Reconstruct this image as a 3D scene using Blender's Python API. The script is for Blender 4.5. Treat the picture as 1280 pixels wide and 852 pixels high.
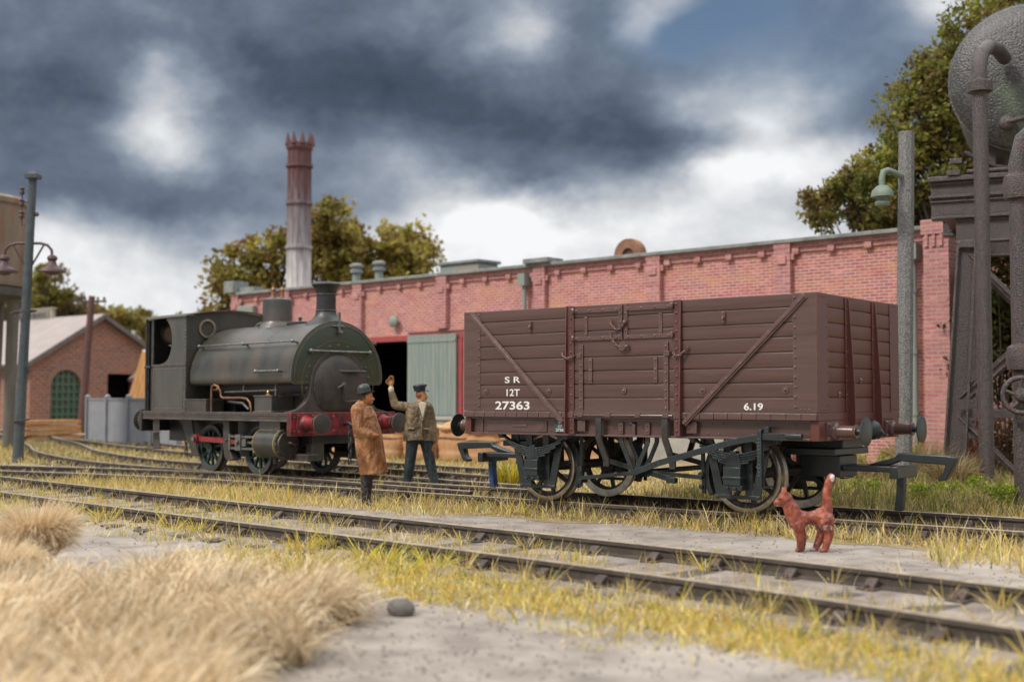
import bpy, bmesh, math, random
import numpy as np
from mathutils import Vector, Matrix, Euler
R_ = math.radians
PI = math.pi
for o in list(bpy.data.objects): bpy.data.objects.remove(o)
S = bpy.context.scene
COL = S.collection
random.seed(7)
rng = np.random.default_rng(11)

# ------------------------------------------------------------------ camera
YAW, PIT, FPX = -0.678, 0.048, 1530.2
CAM = Vector((8.713, -14.271, 1.558))
cy, sy, cp, sp = math.cos(YAW), math.sin(YAW), math.cos(PIT), math.sin(PIT)
FW = Vector((sy*cp, cy*cp, sp)); RT = Vector((cy, -sy, 0)); UP = RT.cross(FW)
cd = bpy.data.cameras.new('camera'); cam = bpy.data.objects.new('camera', cd); COL.objects.link(cam)
M = Matrix((RT, UP, -FW)).transposed().to_4x4(); M.translation = CAM
cam.matrix_world = M
cd.sensor_width = 36; cd.lens = 36*FPX/1280
cd.clip_start = .1; cd.clip_end = 3000
cd.dof.use_dof = True; cd.dof.focus_distance = 16.4; cd.dof.aperture_fstop = .78
S.camera = cam

# ------------------------------------------------------------------ light
SUN_EL, SUN_AZ = 48, 200          # azimuth: direction the light comes FROM, degrees clockwise from +Y
sd = bpy.data.lights.new('sun', 'SUN'); sd.energy = 1.5; sd.angle = R_(12); sd.color = (1, .93, .83)
sun = bpy.data.objects.new('sun', sd); COL.objects.link(sun)
sdir = Vector((math.sin(R_(SUN_AZ))*math.cos(R_(SUN_EL)), math.cos(R_(SUN_AZ))*math.cos(R_(SUN_EL)), math.sin(R_(SUN_EL))))
sun.rotation_euler = sdir.to_track_quat('Z', 'Y').to_euler()
S.view_settings.view_transform = 'Standard'; S.view_settings.look = 'None'
S.view_settings.exposure = 0.70; S.view_settings.gamma = 1
S.view_settings.use_curve_mapping = False
S.render.resolution_x = 1024; S.render.resolution_y = 681

# ------------------------------------------------------------------ world: Nishita sky behind modelled cloud cover
W = bpy.data.worlds.new('World'); S.world = W; W.use_nodes = True
nt = W.node_tree; nt.nodes.clear()
def N(t, **k):
    n = nt.nodes.new(t)
    for a, b in k.items(): setattr(n, a, b)
    return n
def mth(op, a, b=None, c=None, clamp=False):
    n = N('ShaderNodeMath', operation=op); n.use_clamp = clamp
    for i, v in enumerate((a, b, c)):
        if v is None: continue
        if isinstance(v, (int, float)): n.inputs[i].default_value = v
        else: nt.links.new(v, n.inputs[i])
    return n.outputs[0]
tc = N('ShaderNodeTexCoord'); gen = tc.outputs['Generated']
sep = N('ShaderNodeSeparateXYZ'); nt.links.new(gen, sep.inputs[0])
X, Y, Z = sep.outputs
# azimuth measured from north-west (the bearing the yard faces), elevation from the horizon
azi0 = mth('SUBTRACT', mth('ARCTAN2', X, Y), YAW)
azi = mth('SUBTRACT', mth('MODULO', mth('ADD', azi0, 3*PI), 2*PI), PI)
el = mth('ARCSINE', Z)
nz = N('ShaderNodeTexNoise'); nz.inputs['Scale'].default_value = 6; nz.inputs['Detail'].default_value = 8; nz.inputs['Roughness'].default_value = .58
mp = N('ShaderNodeMapping'); mp.inputs['Scale'].default_value = (1, 1, 1.7)
nt.links.new(gen, mp.inputs[0]); nt.links.new(mp.outputs[0], nz.inputs['Vector'])
sc_ = N('ShaderNodeSeparateColor'); nt.links.new(nz.outputs['Color'], sc_.inputs[0])
azw = mth('ADD', azi, mth('MULTIPLY', mth('SUBTRACT', sc_.outputs[0], .5), .13))
elw = mth('ADD', el, mth('MULTIPLY', mth('SUBTRACT', sc_.outputs[1], .5), .09))
def uv(px, py):
    d = (FW + RT*((px-640)/FPX) - UP*((py-426)/FPX)).normalized()
    a = math.atan2(d.x, d.y) - YAW
    return (a+3*PI) % (2*PI) - PI, math.asin(d.z)
# cloud tone by elevation
ramp = N('ShaderNodeValToRGB'); cr = ramp.color_ramp
nt.links.new(mth('DIVIDE', elw, .8, clamp=True), ramp.inputs[0])
els = [(-.0, .88), (.045, .88), (.085, .87), (.115, .8), (.15, .60), (.185, .52), (.24, .48), (.34, .50), (.42, .8), (.8, 1.0)]
while len(cr.elements) < len(els): cr.elements.new(.5)
for e, (p, v) in zip(cr.elements, els): e.position = min(1, p/.8); e.color = (v, v, v, 1)
tone = ramp.outputs[0]
# px, py, half-width, half-height, amount: banks of cloud and breaks in them
BL = [(205, 135, 56, 32, .36), (245, 180, 45, 22, .2), (165, 85, 40, 18, .14), (60, 130, 90, 60, -.12), (120, 255, 190, 42, -.14), (400, 90, 120, 45, -.12), (540, 110, 70, 40, -.10),
      (330, 60, 60, 30, -.06), (640, 22, 36, 22, .24), (815, 5, 36, 24, .4), (790, 175, 130, 42, -.16), (560, 230, 70, 35, -.02), (455, 205, 60, 28, .12), (300, 205, 70, 28, -.06),
      (955, 140, 52, 34, .42), (860, 130, 36, 26, .2), (1000, 200, 90, 26, .24), (905, 215, 40, 16, .2), (1085, 150, 60, 60, -.03), (1190, 8, 50, 34, .38), (1060, 60, 90, 40, .06),
      (620, 268, 75, 28, .34), (760, 285, 170, 30, .2), (900, 245, 80, 30, .26), (1010, 225, 70, 30, .14), (980, 255, 40, 20, -.1), (100, 30, 150, 30, -.03), (500, 305, 90, 26, .06), (1000, 285, 60, 20, .1), (130, 330, 200, 30, .06),
      (630, 120, 60, 40, -.06), (720, 60, 70, 30, .03), (340, 150, 60, 30, .04), (1230, 90, 80, 50, .0)]
acc = tone
for px, py, sx, syy, a in BL:
    u0, v0 = uv(px, py)
    du = mth('DIVIDE', mth('SUBTRACT', azw, u0), sx*1.25/FPX); dv = mth('DIVIDE', mth('SUBTRACT', elw, v0), syy*1.25/FPX)
    e = mth('EXPONENT', mth('MULTIPLY', mth('ADD', mth('MULTIPLY', du, du), mth('MULTIPLY', dv, dv)), -1))
    acc = mth('MULTIPLY_ADD', e, a, acc)
nz2 = N('ShaderNodeTexNoise'); nz2.inputs['Scale'].default_value = 10; nz2.inputs['Detail'].default_value = 10; nz2.inputs['Roughness'].default_value = .62; nz2.inputs['Distortion'].default_value = .15
mp2 = N('ShaderNodeMapping'); mp2.inputs['Scale'].default_value = (1, 1, 1.5); nt.links.new(gen, mp2.inputs[0]); nt.links.new(mp2.outputs[0], nz2.inputs['Vector'])
acc = mth('ADD', acc, mth('MULTIPLY', mth('SUBTRACT', nz2.outputs[0], .5), .52))
cram = N('ShaderNodeValToRGB'); cr = cram.color_ramp; nt.links.new(acc, cram.inputs[0])
cs = [(.2, (.040, .055, .080)), (.34, (.070, .093, .135)), (.48, (.145, .180, .24)), (.62, (.285, .33, .40)), (.78, (.56, .58, .61)), (.95, (.88, .89, .90))]
while len(cr.elements) < len(cs): cr.elements.new(.5)
for e, (p, c) in zip(cr.elements, cs): e.position = p; e.color = (*c, 1)
# unseen sky above the view brightened as added fill, like studio lamps
hi = N('ShaderNodeMapRange'); hi.inputs['From Min'].default_value = .36; hi.inputs['From Max'].default_value = .8
hi.inputs['To Min'].default_value = 1; hi.inputs['To Max'].default_value = 1.9; nt.links.new(el, hi.inputs['Value'])
cl = N('ShaderNodeMix', data_type='RGBA', blend_type='MULTIPLY'); cl.inputs[0].default_value = 1
nt.links.new(cram.outputs[0], cl.inputs[6]); nt.links.new(hi.outputs[0], cl.inputs[7])
sky = N('ShaderNodeTexSky', sky_type='NISHITA'); sky.sun_disc = False
sky.sun_elevation = R_(SUN_EL); sky.sun_rotation = R_(SUN_AZ)
bs = N('ShaderNodeBackground'); bs.inputs[1].default_value = .048; nt.links.new(sky.outputs[0], bs.inputs[0])
bc = N('ShaderNodeBackground'); bc.inputs[1].default_value = .655; nt.links.new(cl.outputs[2], bc.inputs[0])
u0, v0 = uv(905, 14); hole = None
for (px, py, sx, syy, a) in [(905, 6, 120, 40, 1.0), (880, 45, 70, 30, .5), (1040, 60, 130, 70, .42), (960, 110, 90, 40, .15)]:
    u0, v0 = uv(px, py)
    du = mth('DIVIDE', mth('SUBTRACT', azw, u0), sx/FPX); dv = mth('DIVIDE', mth('SUBTRACT', elw, v0), syy/FPX)
    e = mth('MULTIPLY', mth('EXPONENT', mth('MULTIPLY', mth('ADD', mth('MULTIPLY', du, du), mth('MULTIPLY', dv, dv)), -1)), a)
    hole = e if hole is None else mth('ADD', hole, e, clamp=True)
mx = N('ShaderNodeMixShader'); nt.links.new(hole, mx.inputs[0]); nt.links.new(bc.outputs[0], mx.inputs[1]); nt.links.new(bs.outputs[0], mx.inputs[2])
wo = N('ShaderNodeOutputWorld'); nt.links.new(mx.outputs[0], wo.inputs[0])

# ------------------------------------------------------------------ materials
def mat(name, c1, c2=None, scale=3.0, rough=.7, bump=0.0, bscale=40.0, metal=0.0, c3=None, s3=.6, spec=.5, det=6, contrast=(.35, .65), coat=0, stretch=(1, 1, 1), edge=None, erad=.012, eamt=.7, dense=False):
    m = bpy.data.materials.new(name); m.use_nodes = True; t = m.node_tree; b = t.nodes['Principled BSDF']
    b.inputs['Roughness'].default_value = rough; b.inputs['Metallic'].default_value = metal
    b.inputs['Specular IOR Level'].default_value = spec
    if coat: b.inputs['Coat Weight'].default_value = coat; b.inputs['Coat Roughness'].default_value = .3
    c = t.nodes.new('ShaderNodeTexCoord'); mpn = t.nodes.new('ShaderNodeMapping'); mpn.inputs['Scale'].default_value = stretch
    t.links.new(c.outputs['Object'], mpn.inputs[0]); vec = mpn.outputs[0]
    if c2 is None: c2 = tuple(x*.72 for x in c1)
    n = t.nodes.new('ShaderNodeTexNoise'); n.inputs['Scale'].default_value = scale; n.inputs['Detail'].default_value = det; n.inputs['Roughness'].default_value = .62
    t.links.new(vec, n.inputs['Vector'])
    mr = t.nodes.new('ShaderNodeMapRange'); mr.inputs['From Min'].default_value = contrast[0]; mr.inputs['From Max'].default_value = contrast[1]
    t.links.new(n.outputs[0], mr.inputs['Value'])
    mi = t.nodes.new('ShaderNodeMix'); mi.data_type = 'RGBA'; t.links.new(mr.outputs[0], mi.inputs[0])
    mi.inputs[6].default_value = (*c1, 1); mi.inputs[7].default_value = (*c2, 1); col = mi.outputs[2]
    if c3 is not None:
        n3 = t.nodes.new('ShaderNodeTexNoise'); n3.inputs['Scale'].default_value = s3; n3.inputs['Detail'].default_value = 5
        t.links.new(vec, n3.inputs['Vector'])
        r3 = t.nodes.new('ShaderNodeMapRange'); r3.inputs['From Min'].default_value = .5; r3.inputs['From Max'].default_value = .68
        t.links.new(n3.outputs[0], r3.inputs['Value'])
        m3 = t.nodes.new('ShaderNodeMix'); m3.data_type = 'RGBA'; t.links.new(r3.outputs[0], m3.inputs[0]); t.links.new(col, m3.inputs[6]); m3.inputs[7].default_value = (*c3, 1); col = m3.outputs[2]
    if edge is not None:      # dry-brushed wear along edges and rivet heads, doubling as painted highlights
        if dense:
            ge = t.nodes.new('ShaderNodeNewGeometry'); me_ = t.nodes.new('ShaderNodeMapRange'); me_.inputs['From Min'].default_value = .50; me_.inputs['From Max'].default_value = .56; t.links.new(ge.outputs['Pointiness'], me_.inputs['Value'])
        else:
            bv = t.nodes.new('ShaderNodeBevel'); bv.samples = 5; bv.inputs['Radius'].default_value = erad; ge = t.nodes.new('ShaderNodeNewGeometry')
            dt = t.nodes.new('ShaderNodeVectorMath'); dt.operation = 'DOT_PRODUCT'; t.links.new(bv.outputs[0], dt.inputs[0]); t.links.new(ge.outputs['Normal'], dt.inputs[1])
            me_ = t.nodes.new('ShaderNodeMapRange'); me_.inputs['From Min'].default_value = .995; me_.inputs['From Max'].default_value = .90; t.links.new(dt.outputs['Value'], me_.inputs['Value'])
        me_.inputs['To Max'].default_value = eamt
        mw = t.nodes.new('ShaderNodeMath'); mw.operation = 'MULTIPLY'; t.links.new(me_.outputs[0], mw.inputs[0])
        nw = t.nodes.new('ShaderNodeTexNoise'); nw.inputs['Scale'].default_value = 9; nw.inputs['Detail'].default_value = 4; t.links.new(vec, nw.inputs['Vector'])
        rw = t.nodes.new('ShaderNodeMapRange'); rw.inputs['From Min'].default_value = .3; rw.inputs['From Max'].default_value = .6; t.links.new(nw.outputs[0], rw.inputs['Value']); t.links.new(rw.outputs[0], mw.inputs[1])
        mi2 = t.nodes.new('ShaderNodeMix'); mi2.data_type = 'RGBA'; t.links.new(mw.outputs[0], mi2.inputs[0]); t.links.new(col, mi2.inputs[6]); mi2.inputs[7].default_value = (*edge, 1); col = mi2.outputs[2]
    t.links.new(col, b.inputs['Base Color'])
    if bump:
        nb = t.nodes.new('ShaderNodeTexNoise'); nb.inputs['Scale'].default_value = bscale; nb.inputs['Detail'].default_value = 5
        t.links.new(vec, nb.inputs['Vector'])
        bu = t.nodes.new('ShaderNodeBump'); bu.inputs['Strength'].default_value = bump; bu.inputs['Distance'].default_value = .02
        t.links.new(nb.outputs[0], bu.inputs['Height']); t.links.new(bu.outputs[0], b.inputs['Normal'])
    m['_'] = 1
    return m
def attr_mat(name, rough=.8, spec=.3, trans=0, bump=0, bscale=60, var=0, flip=False):
    m = bpy.data.materials.new(name); m.use_nodes = True; t = m.node_tree; b = t.nodes['Principled BSDF']
    b.inputs['Roughness'].default_value = rough; b.inputs['Specular IOR Level'].default_value = spec
    a = t.nodes.new('ShaderNodeAttribute'); a.attribute_name = 'Col'; col = a.outputs[0]
    if var:
        c = t.nodes.new('ShaderNodeTexCoord'); n = t.nodes.new('ShaderNodeTexNoise'); n.inputs['Scale'].default_value = 22; n.inputs['Detail'].default_value = 5
        t.links.new(c.outputs['Object'], n.inputs['Vector'])
        mr = t.nodes.new('ShaderNodeMapRange'); mr.inputs['From Min'].default_value = .35; mr.inputs['From Max'].default_value = .65; mr.inputs['To Min'].default_value = 1-var; mr.inputs['To Max'].default_value = 1+var
        t.links.new(n.outputs[0], mr.inputs['Value'])
        mi = t.nodes.new('ShaderNodeMix'); mi.data_type = 'RGBA'; mi.blend_type = 'MULTIPLY'; mi.inputs[0].default_value = 1
        t.links.new(col, mi.inputs[6]); t.links.new(mr.outputs[0], mi.inputs[7]); col = mi.outputs[2]
    t.links.new(col, b.inputs['Base Color'])
    if bump:
        c = t.nodes.new('ShaderNodeTexCoord'); nb = t.nodes.new('ShaderNodeTexNoise'); nb.inputs['Scale'].default_value = bscale; nb.inputs['Detail'].default_value = 4
        t.links.new(c.outputs['Object'], nb.inputs['Vector'])
        bu = t.nodes.new('ShaderNodeBump'); bu.inputs['Strength'].default_value = bump; bu.inputs['Distance'].default_value = .02
        t.links.new(nb.outputs[0], bu.inputs['Height']); t.links.new(bu.outputs[0], b.inputs['Normal'])
    if trans:
        tr = t.nodes.new('ShaderNodeBsdfTranslucent'); t.links.new(col, tr.inputs[0])
        mxs = t.nodes.new('ShaderNodeMixShader'); mxs.inputs[0].default_value = trans
        t.links.new(b.outputs[0], mxs.inputs[1]); t.links.new(tr.outputs[0], mxs.inputs[2])
        t.links.new(mxs.outputs[0], t.nodes['Material Output'].inputs[0])
    return m
def brick_mat(name, c1, c2, mortar, patch1, patch2, bw=.23, bh=.085, bump=.5, swap=False, msize=.012):
    m = bpy.data.materials.new(name); m.use_nodes = True; t = m.node_tree; b = t.nodes['Principled BSDF']; b.inputs['Roughness'].default_value = .85
    b.inputs['Specular IOR Level'].default_value = .25
    c = t.nodes.new('ShaderNodeTexCoord'); s = t.nodes.new('ShaderNodeSeparateXYZ'); t.links.new(c.outputs['Object'], s.inputs[0])
    ad = t.nodes.new('ShaderNodeMath'); t.links.new(s.outputs[0], ad.inputs[0]); t.links.new(s.outputs[1], ad.inputs[1])
    cb = t.nodes.new('ShaderNodeCombineXYZ'); t.links.new(ad.outputs[0], cb.inputs[0]); t.links.new(s.outputs[2], cb.inputs[1])
    br = t.nodes.new('ShaderNodeTexBrick'); br.inputs['Scale'].default_value = 1; br.inputs['Brick Width'].default_value = bw; br.inputs['Row Height'].default_value = bh
    br.inputs['Mortar Size'].default_value = msize; br.inputs['Mortar Smooth'].default_value = .3; br.inputs['Bias'].default_value = 0
    br.inputs['Color1'].default_value = (*c1, 1); br.inputs['Color2'].default_value = (*c2, 1); br.inputs['Mortar'].default_value = (*mortar, 1)
    t.links.new(cb.outputs[0], br.inputs['Vector']); col = br.outputs[0]
    for pc, sc, lo, hi_, am, sx_ in ((patch1, .7, .48, .62, .8, 1), (patch2, 1.3, .5, .64, .75, 1), ((.30, .17, .22), 2.2, .52, .68, .75, 1), (tuple(min(1, x*1.5+.08) for x in c1), 3.0, .50, .66, .8, 1), (tuple(x*.5 for x in c1), 9, .56, .7, .55, .5)):
        n = t.nodes.new('ShaderNodeTexNoise'); n.inputs['Scale'].default_value = sc; n.inputs['Detail'].default_value = 9; n.inputs['Roughness'].default_value = .75
        mpn = t.nodes.new('ShaderNodeMapping'); mpn.inputs['Scale'].default_value = (sx_, 2.4, 1); mpn.inputs['Location'].default_value = (sc*7, sc*3, 0)
        t.links.new(cb.outputs[0], mpn.inputs[0]); t.links.new(mpn.outputs[0], n.inputs['Vector'])
        r = t.nodes.new('ShaderNodeMapRange'); r.inputs['From Min'].default_value = lo; r.inputs['From Max'].default_value = hi_; r.inputs['To Max'].default_value = am
        t.links.new(n.outputs[0], r.inputs['Value'])
        mi = t.nodes.new('ShaderNodeMix'); mi.data_type = 'RGBA'; t.links.new(r.outputs[0], mi.inputs[0]); t.links.new(col, mi.inputs[6]); mi.inputs[7].default_value = (*pc, 1); col = mi.outputs[2]
    # the joints stay readable through the staining
    mj = t.nodes.new('ShaderNodeMix'); mj.data_type = 'RGBA'; jm = t.nodes.new('ShaderNodeMath'); jm.operation = 'MULTIPLY'; jm.inputs[1].default_value = .55
    t.links.new(br.outputs['Fac'], jm.inputs[0]); t.links.new(jm.outputs[0], mj.inputs[0]); t.links.new(col, mj.inputs[6]); mj.inputs[7].default_value = (*mortar, 1)
    t.links.new(mj.outputs[2], b.inputs['Base Color'])
    bu = t.nodes.new('ShaderNodeBump'); bu.inputs['Strength'].default_value = bump; bu.inputs['Distance'].default_value = .012; bu.invert = True
    t.links.new(br.outputs['Fac'], bu.inputs['Height']); t.links.new(bu.outputs[0], b.inputs['Normal'])
    return m

# ------------------------------------------------------------------ mesh helper
class MB:
    def __init__(s): s.b = bmesh.new()
    def vs(s, pts): return [s.b.verts.new(p) for p in pts]
    def f(s, v):
        try: return s.b.faces.new(v)
        except ValueError: return None
    def box(s, x0, x1, y0, y1, z0, z1):
        v = s.vs([(x, y, z) for z in (z0, z1) for y in (y0, y1) for x in (x0, x1)])
        for q in ((0, 2, 3, 1), (4, 5, 7, 6), (0, 1, 5, 4), (2, 6, 7, 3), (0, 4, 6, 2), (1, 3, 7, 5)): s.f([v[i] for i in q])
        return s
    def obox(s, c, size, rot=(0, 0, 0)):
        E = Euler(rot).to_matrix(); c = Vector(c)
        v = s.vs([c+E@Vector((x*size[0]/2, y*size[1]/2, z*size[2]/2)) for z in (-1, 1) for y in (-1, 1) for x in (-1, 1)])
        for q in ((0, 2, 3, 1), (4, 5, 7, 6), (0, 1, 5, 4), (2, 6, 7, 3), (0, 4, 6, 2), (1, 3, 7, 5)): s.f([v[i] for i in q])
        return s
    def bar(s, p, q, w, h, up=(0, 1, 0), w2=None, h2=None):
        p, q = Vector(p), Vector(q); d = (q-p).normalized(); u = Vector(up); u = (u-d*u.dot(d)).normalized(); r = d.cross(u)
        w2 = w if w2 is None else w2; h2 = h if h2 is None else h2
        v = s.vs([p-r*w/2-u*h/2, p+r*w/2-u*h/2, p+r*w/2+u*h/2, p-r*w/2+u*h/2, q-r*w2/2-u*h2/2, q+r*w2/2-u*h2/2, q+r*w2/2+u*h2/2, q-r*w2/2+u*h2/2])
        for g in ((3, 2, 1, 0), (4, 5, 6, 7), (0, 1, 5, 4), (1, 2, 6, 5), (2, 3, 7, 6), (3, 0, 4, 7)): s.f([v[i] for i in g])
        return s
    def rings(s, rings, closed=True, caps=True):
        R = [s.vs(r) for r in rings]; n = len(R[0])
        for a, b in zip(R, R[1:]):
            for i in range(n if closed else n-1): s.f([a[i], a[(i+1) % n], b[(i+1) % n], b[i]])
        if caps: s.f(R[0][::-1]); s.f(R[-1])
        return s
    def cyl(s, p, q, r1, r2=None, n=16, caps=True):
        r2 = r1 if r2 is None else r2; p, q = Vector(p), Vector(q); d = (q-p).normalized()
        a = d.orthogonal().normalized(); b = d.cross(a)
        mk = lambda c, r: [c+(a*math.cos(2*PI*i/n)+b*math.sin(2*PI*i/n))*max(r, 1e-4) for i in range(n)]
        return s.rings([mk(p, r1), mk(q, r2)], caps=caps)
    def lathe(s, prof, o=(0, 0, 0), axis='Z', n=24, caps=True):
        o = Vector(o); L = []
        for r, h in prof:
            ring = []
            for i in range(n):
                c, sn = math.cos(2*PI*i/n)*max(r, 1e-4), math.sin(2*PI*i/n)*max(r, 1e-4)
                ring.append(o+Vector({'Z': (c, sn, h), 'X': (h, c, sn), 'Y': (sn, h, c)}[axis]))
            L.append(ring)
        return s.rings(L, caps=caps)
    def prism(s, poly, plane, a, b):
        mk = {'xz': lambda p, t: (p[0], t, p[1]), 'yz': lambda p, t: (t, p[0], p[1]), 'xy': lambda p, t: (p[0], p[1], t)}[plane]
        return s.rings([[mk(p, a) for p in poly], [mk(p, b) for p in poly]])
    def tube(s, path, r, n=8, r2=None):
        P = [Vector(p) for p in path]; L = []; up = None
        for i, p in enumerate(P):
            d = ((P[min(i+1, len(P)-1)]-P[max(i-1, 0)])).normalized()
            if up is None: up = d.orthogonal().normalized()
            up = (up-d*up.dot(d)).normalized(); b = d.cross(up)
            rr = r if r2 is None else r+(r2-r)*i/(len(P)-1)
            L.append([p+(up*math.cos(2*PI*k/n)+b*math.sin(2*PI*k/n))*rr for k in range(n)])
        return s.rings(L)
    def ell(s, c, r, n=10, m=6, rot=None):
        c = Vector(c); r = (r, r, r) if isinstance(r, (int, float)) else r; E = Euler(rot).to_matrix() if rot else None; L = []
        for j in range(m+1):
            t = PI*j/m; t = min(max(t, .08), PI-.08); ring = []
            for i in range(n):
                v = Vector((math.sin(t)*math.cos(2*PI*i/n)*r[0], math.sin(t)*math.sin(2*PI*i/n)*r[1], -math.cos(t)*r[2]))
                ring.append(c+(E@v if E else v))
            L.append(ring)
        return s.rings(L)
    def rivet(s, c, nrm, r=.012):
        c = Vector(c); nrm = Vector(nrm).normalized(); a = nrm.orthogonal().normalized(); b = nrm.cross(a); L = []
        for rr, h in ((1, -.1), (.85, .5), (.4, .85)):
            L.append([c+nrm*h*r+(a*math.cos(2*PI*i/8)+b*math.sin(2*PI*i/8))*r*rr for i in range(8)])
        return s.rings(L)
    def cap(s, p, r1, q, r2, sy=1, n=12):      # rounded tapered limb, flattened by sy in y
        p, q = Vector(p), Vector(q); d = (q-p); L_ = d.length; d.normalize(); a = d.orthogonal().normalized(); b = d.cross(a); L = []
        st = [(-1, .15), (-.7, .71), (0, 1)]
        for k, w in st: L.append((p+d*k*r1, r1*w))
        for k, w in ((0, 1), (.7, .71), (1, .15)): L.append((q+d*k*r2, r2*w))
        out = []
        for c, r in L:
            ring = []
            for i in range(n):
                o = (a*math.cos(2*PI*i/n)+b*math.sin(2*PI*i/n))*r; o.y *= sy; ring.append(c+o)
            out.append(ring)
        return s.rings(out)
    def build(s, name, m, parent=None, smooth=None, bevel=0, loc=None, rot=None, seg=2, split=True):
        bmesh.ops.recalc_face_normals(s.b, faces=s.b.faces)
        if split:      # pieces that stand apart become parts of their own
            s.b.verts.ensure_lookup_table(); s.b.verts.index_update(); nv = len(s.b.verts); isl = [-1]*nv; k = 0
            for v0 in s.b.verts:
                if isl[v0.index] >= 0: continue
                isl[v0.index] = k; st = [v0]
                while st:
                    for e in st.pop().link_edges:
                        for w_ in e.verts:
                            if isl[w_.index] < 0: isl[w_.index] = k; st.append(w_)
                k += 1
            if 1 < k < 700:
                co = np.array([v.co[:] for v in s.b.verts]); isl = np.array(isl); lo = np.full((k, 3), 1e9); hi_ = np.full((k, 3), -1e9)
                np.minimum.at(lo, isl, co); np.maximum.at(hi_, isl, co); sz = (hi_-lo).max(1)
                gap = np.maximum(0, np.maximum(lo[:, None]-hi_[None], lo[None]-hi_[:, None])); near = np.sqrt((gap**2).sum(2)) <= np.maximum(.02, .5*np.maximum(sz[:, None], sz[None]))
                lab = np.arange(k)
                while True:
                    new = np.where(near, lab[None], k).min(1)
                    if (new == lab).all(): break
                    lab = new
                ids = np.unique(lab)
                if len(ids) > 1:
                    ids = sorted(ids, key=lambda q: -((lab[isl] == q).sum())); outs = []
                    for q in ids:
                        mb = MB(); keep = {}
                        for v in s.b.verts:
                            if lab[isl[v.index]] == q: keep[v.index] = mb.b.verts.new(v.co)
                        for f in s.b.faces:
                            if f.verts[0].index in keep: mb.b.faces.new([keep[v.index] for v in f.verts])
                        outs.append(mb.build(name, m, parent, smooth, bevel, loc, rot, seg, False))
                    s.b.free(); outs[0]['_n'] = len(outs); return outs[0]
        me = bpy.data.meshes.new(name); s.b.to_mesh(me); s.b.free(); me.materials.append(m)
        o = bpy.data.objects.new(name, me); COL.objects.link(o)
        if parent: o.parent = parent
        if loc: o.location = loc
        if rot: o.rotation_euler = rot
        if smooth is not None:
            for p in me.polygons: p.use_smooth = True
            me.set_sharp_from_angle(angle=R_(smooth))
        if bevel:
            md = o.modifiers.new('bevel', 'BEVEL'); md.width = bevel; md.segments = seg; md.limit_method = 'ANGLE'; md.angle_limit = R_(35)
            for p in me.polygons: p.use_smooth = True
            md.harden_normals = False
            me.set_sharp_from_angle(angle=R_(50))
        return o
def tag(o, label=None, cat=None, group=None, kind=None):
    if label: o['label'] = label
    if cat: o['category'] = cat
    if group: o['group'] = group
    if kind: o['kind'] = kind
    return o
def root(name, loc, rz, label, cat, group=None):
    o = bpy.data.objects.new(name, None); COL.objects.link(o); o.location = loc; o.rotation_euler = (0, 0, rz); o.empty_display_size = .3
    return tag(o, label, cat, group)
def copy_tree(o, parent=None):
    c = o.copy(); COL.objects.link(c); c.parent = parent
    for ch in o.children: copy_tree(ch, c)
    return c
def blob(name, mb, m, parent, voxel, smooth=4, colf=None):
    """one continuous body: overlapping limbs fused by a voxel remesh, then smoothed"""
    bmesh.ops.recalc_face_normals(mb.b, faces=mb.b.faces)
    me = bpy.data.meshes.new('tmp'); mb.b.to_mesh(me); mb.b.free()
    o = bpy.data.objects.new(name, me); COL.objects.link(o)
    r = o.modifiers.new('r', 'REMESH'); r.mode = 'VOXEL'; r.voxel_size = voxel
    sm = o.modifiers.new('s', 'SMOOTH'); sm.factor = .5; sm.iterations = smooth
    dg = bpy.context.evaluated_depsgraph_get(); me2 = bpy.data.meshes.new_from_object(o.evaluated_get(dg))
    o.modifiers.clear(); o.data = me2; me2.name = name; bpy.data.meshes.remove(me)
    me2.materials.clear(); me2.materials.append(m)
    for p in me2.polygons: p.use_smooth = True
    if colf:
        ca = me2.color_attributes.new('Col', 'FLOAT_COLOR', 'POINT')
        for i, v in enumerate(me2.vertices): ca.data[i].color = (*colf(v.co), 1)
    if parent: o.parent = parent
    return o
def text(s_, name, m, parent, x0, x1, z0, z1, y, bold=.012, spacing=1.0):
    cu = bpy.data.curves.new(name, 'FONT'); cu.body = s_; cu.size = 1; cu.extrude = .002; cu.offset = bold*.4; cu.space_character = spacing
    t = bpy.data.objects.new(name, cu); COL.objects.link(t)
    dg = bpy.context.evaluated_depsgraph_get(); me = bpy.data.meshes.new_from_object(t.evaluated_get(dg)); bpy.data.objects.remove(t)
    co = np.array([v.co[:] for v in me.vertices]); a, b = co.min(0), co.max(0)
    for v in me.vertices:
        x = x0+(v.co.x-a[0])/(b[0]-a[0])*(x1-x0); z = z0+(v.co.y-a[1])/(b[1]-a[1])*(z1-z0)
        v.co = (x, y-v.co.z, z)
    me.materials.clear(); me.materials.append(m)
    o = bpy.data.objects.new(name, me); COL.objects.link(o)
    if parent: o.parent = parent
    return o
def cross(px, py, z=0.0):        # point of the plane z seen at a spot of the photograph
    d = FW+RT*((px-640)/FPX)-UP*((py-426)/FPX); t = (z-CAM.z)/d.z; return CAM+d*t
def at(px, py, dist):
    return CAM+(FW+RT*((px-640)/FPX)-UP*((py-426)/FPX))*dist
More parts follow.
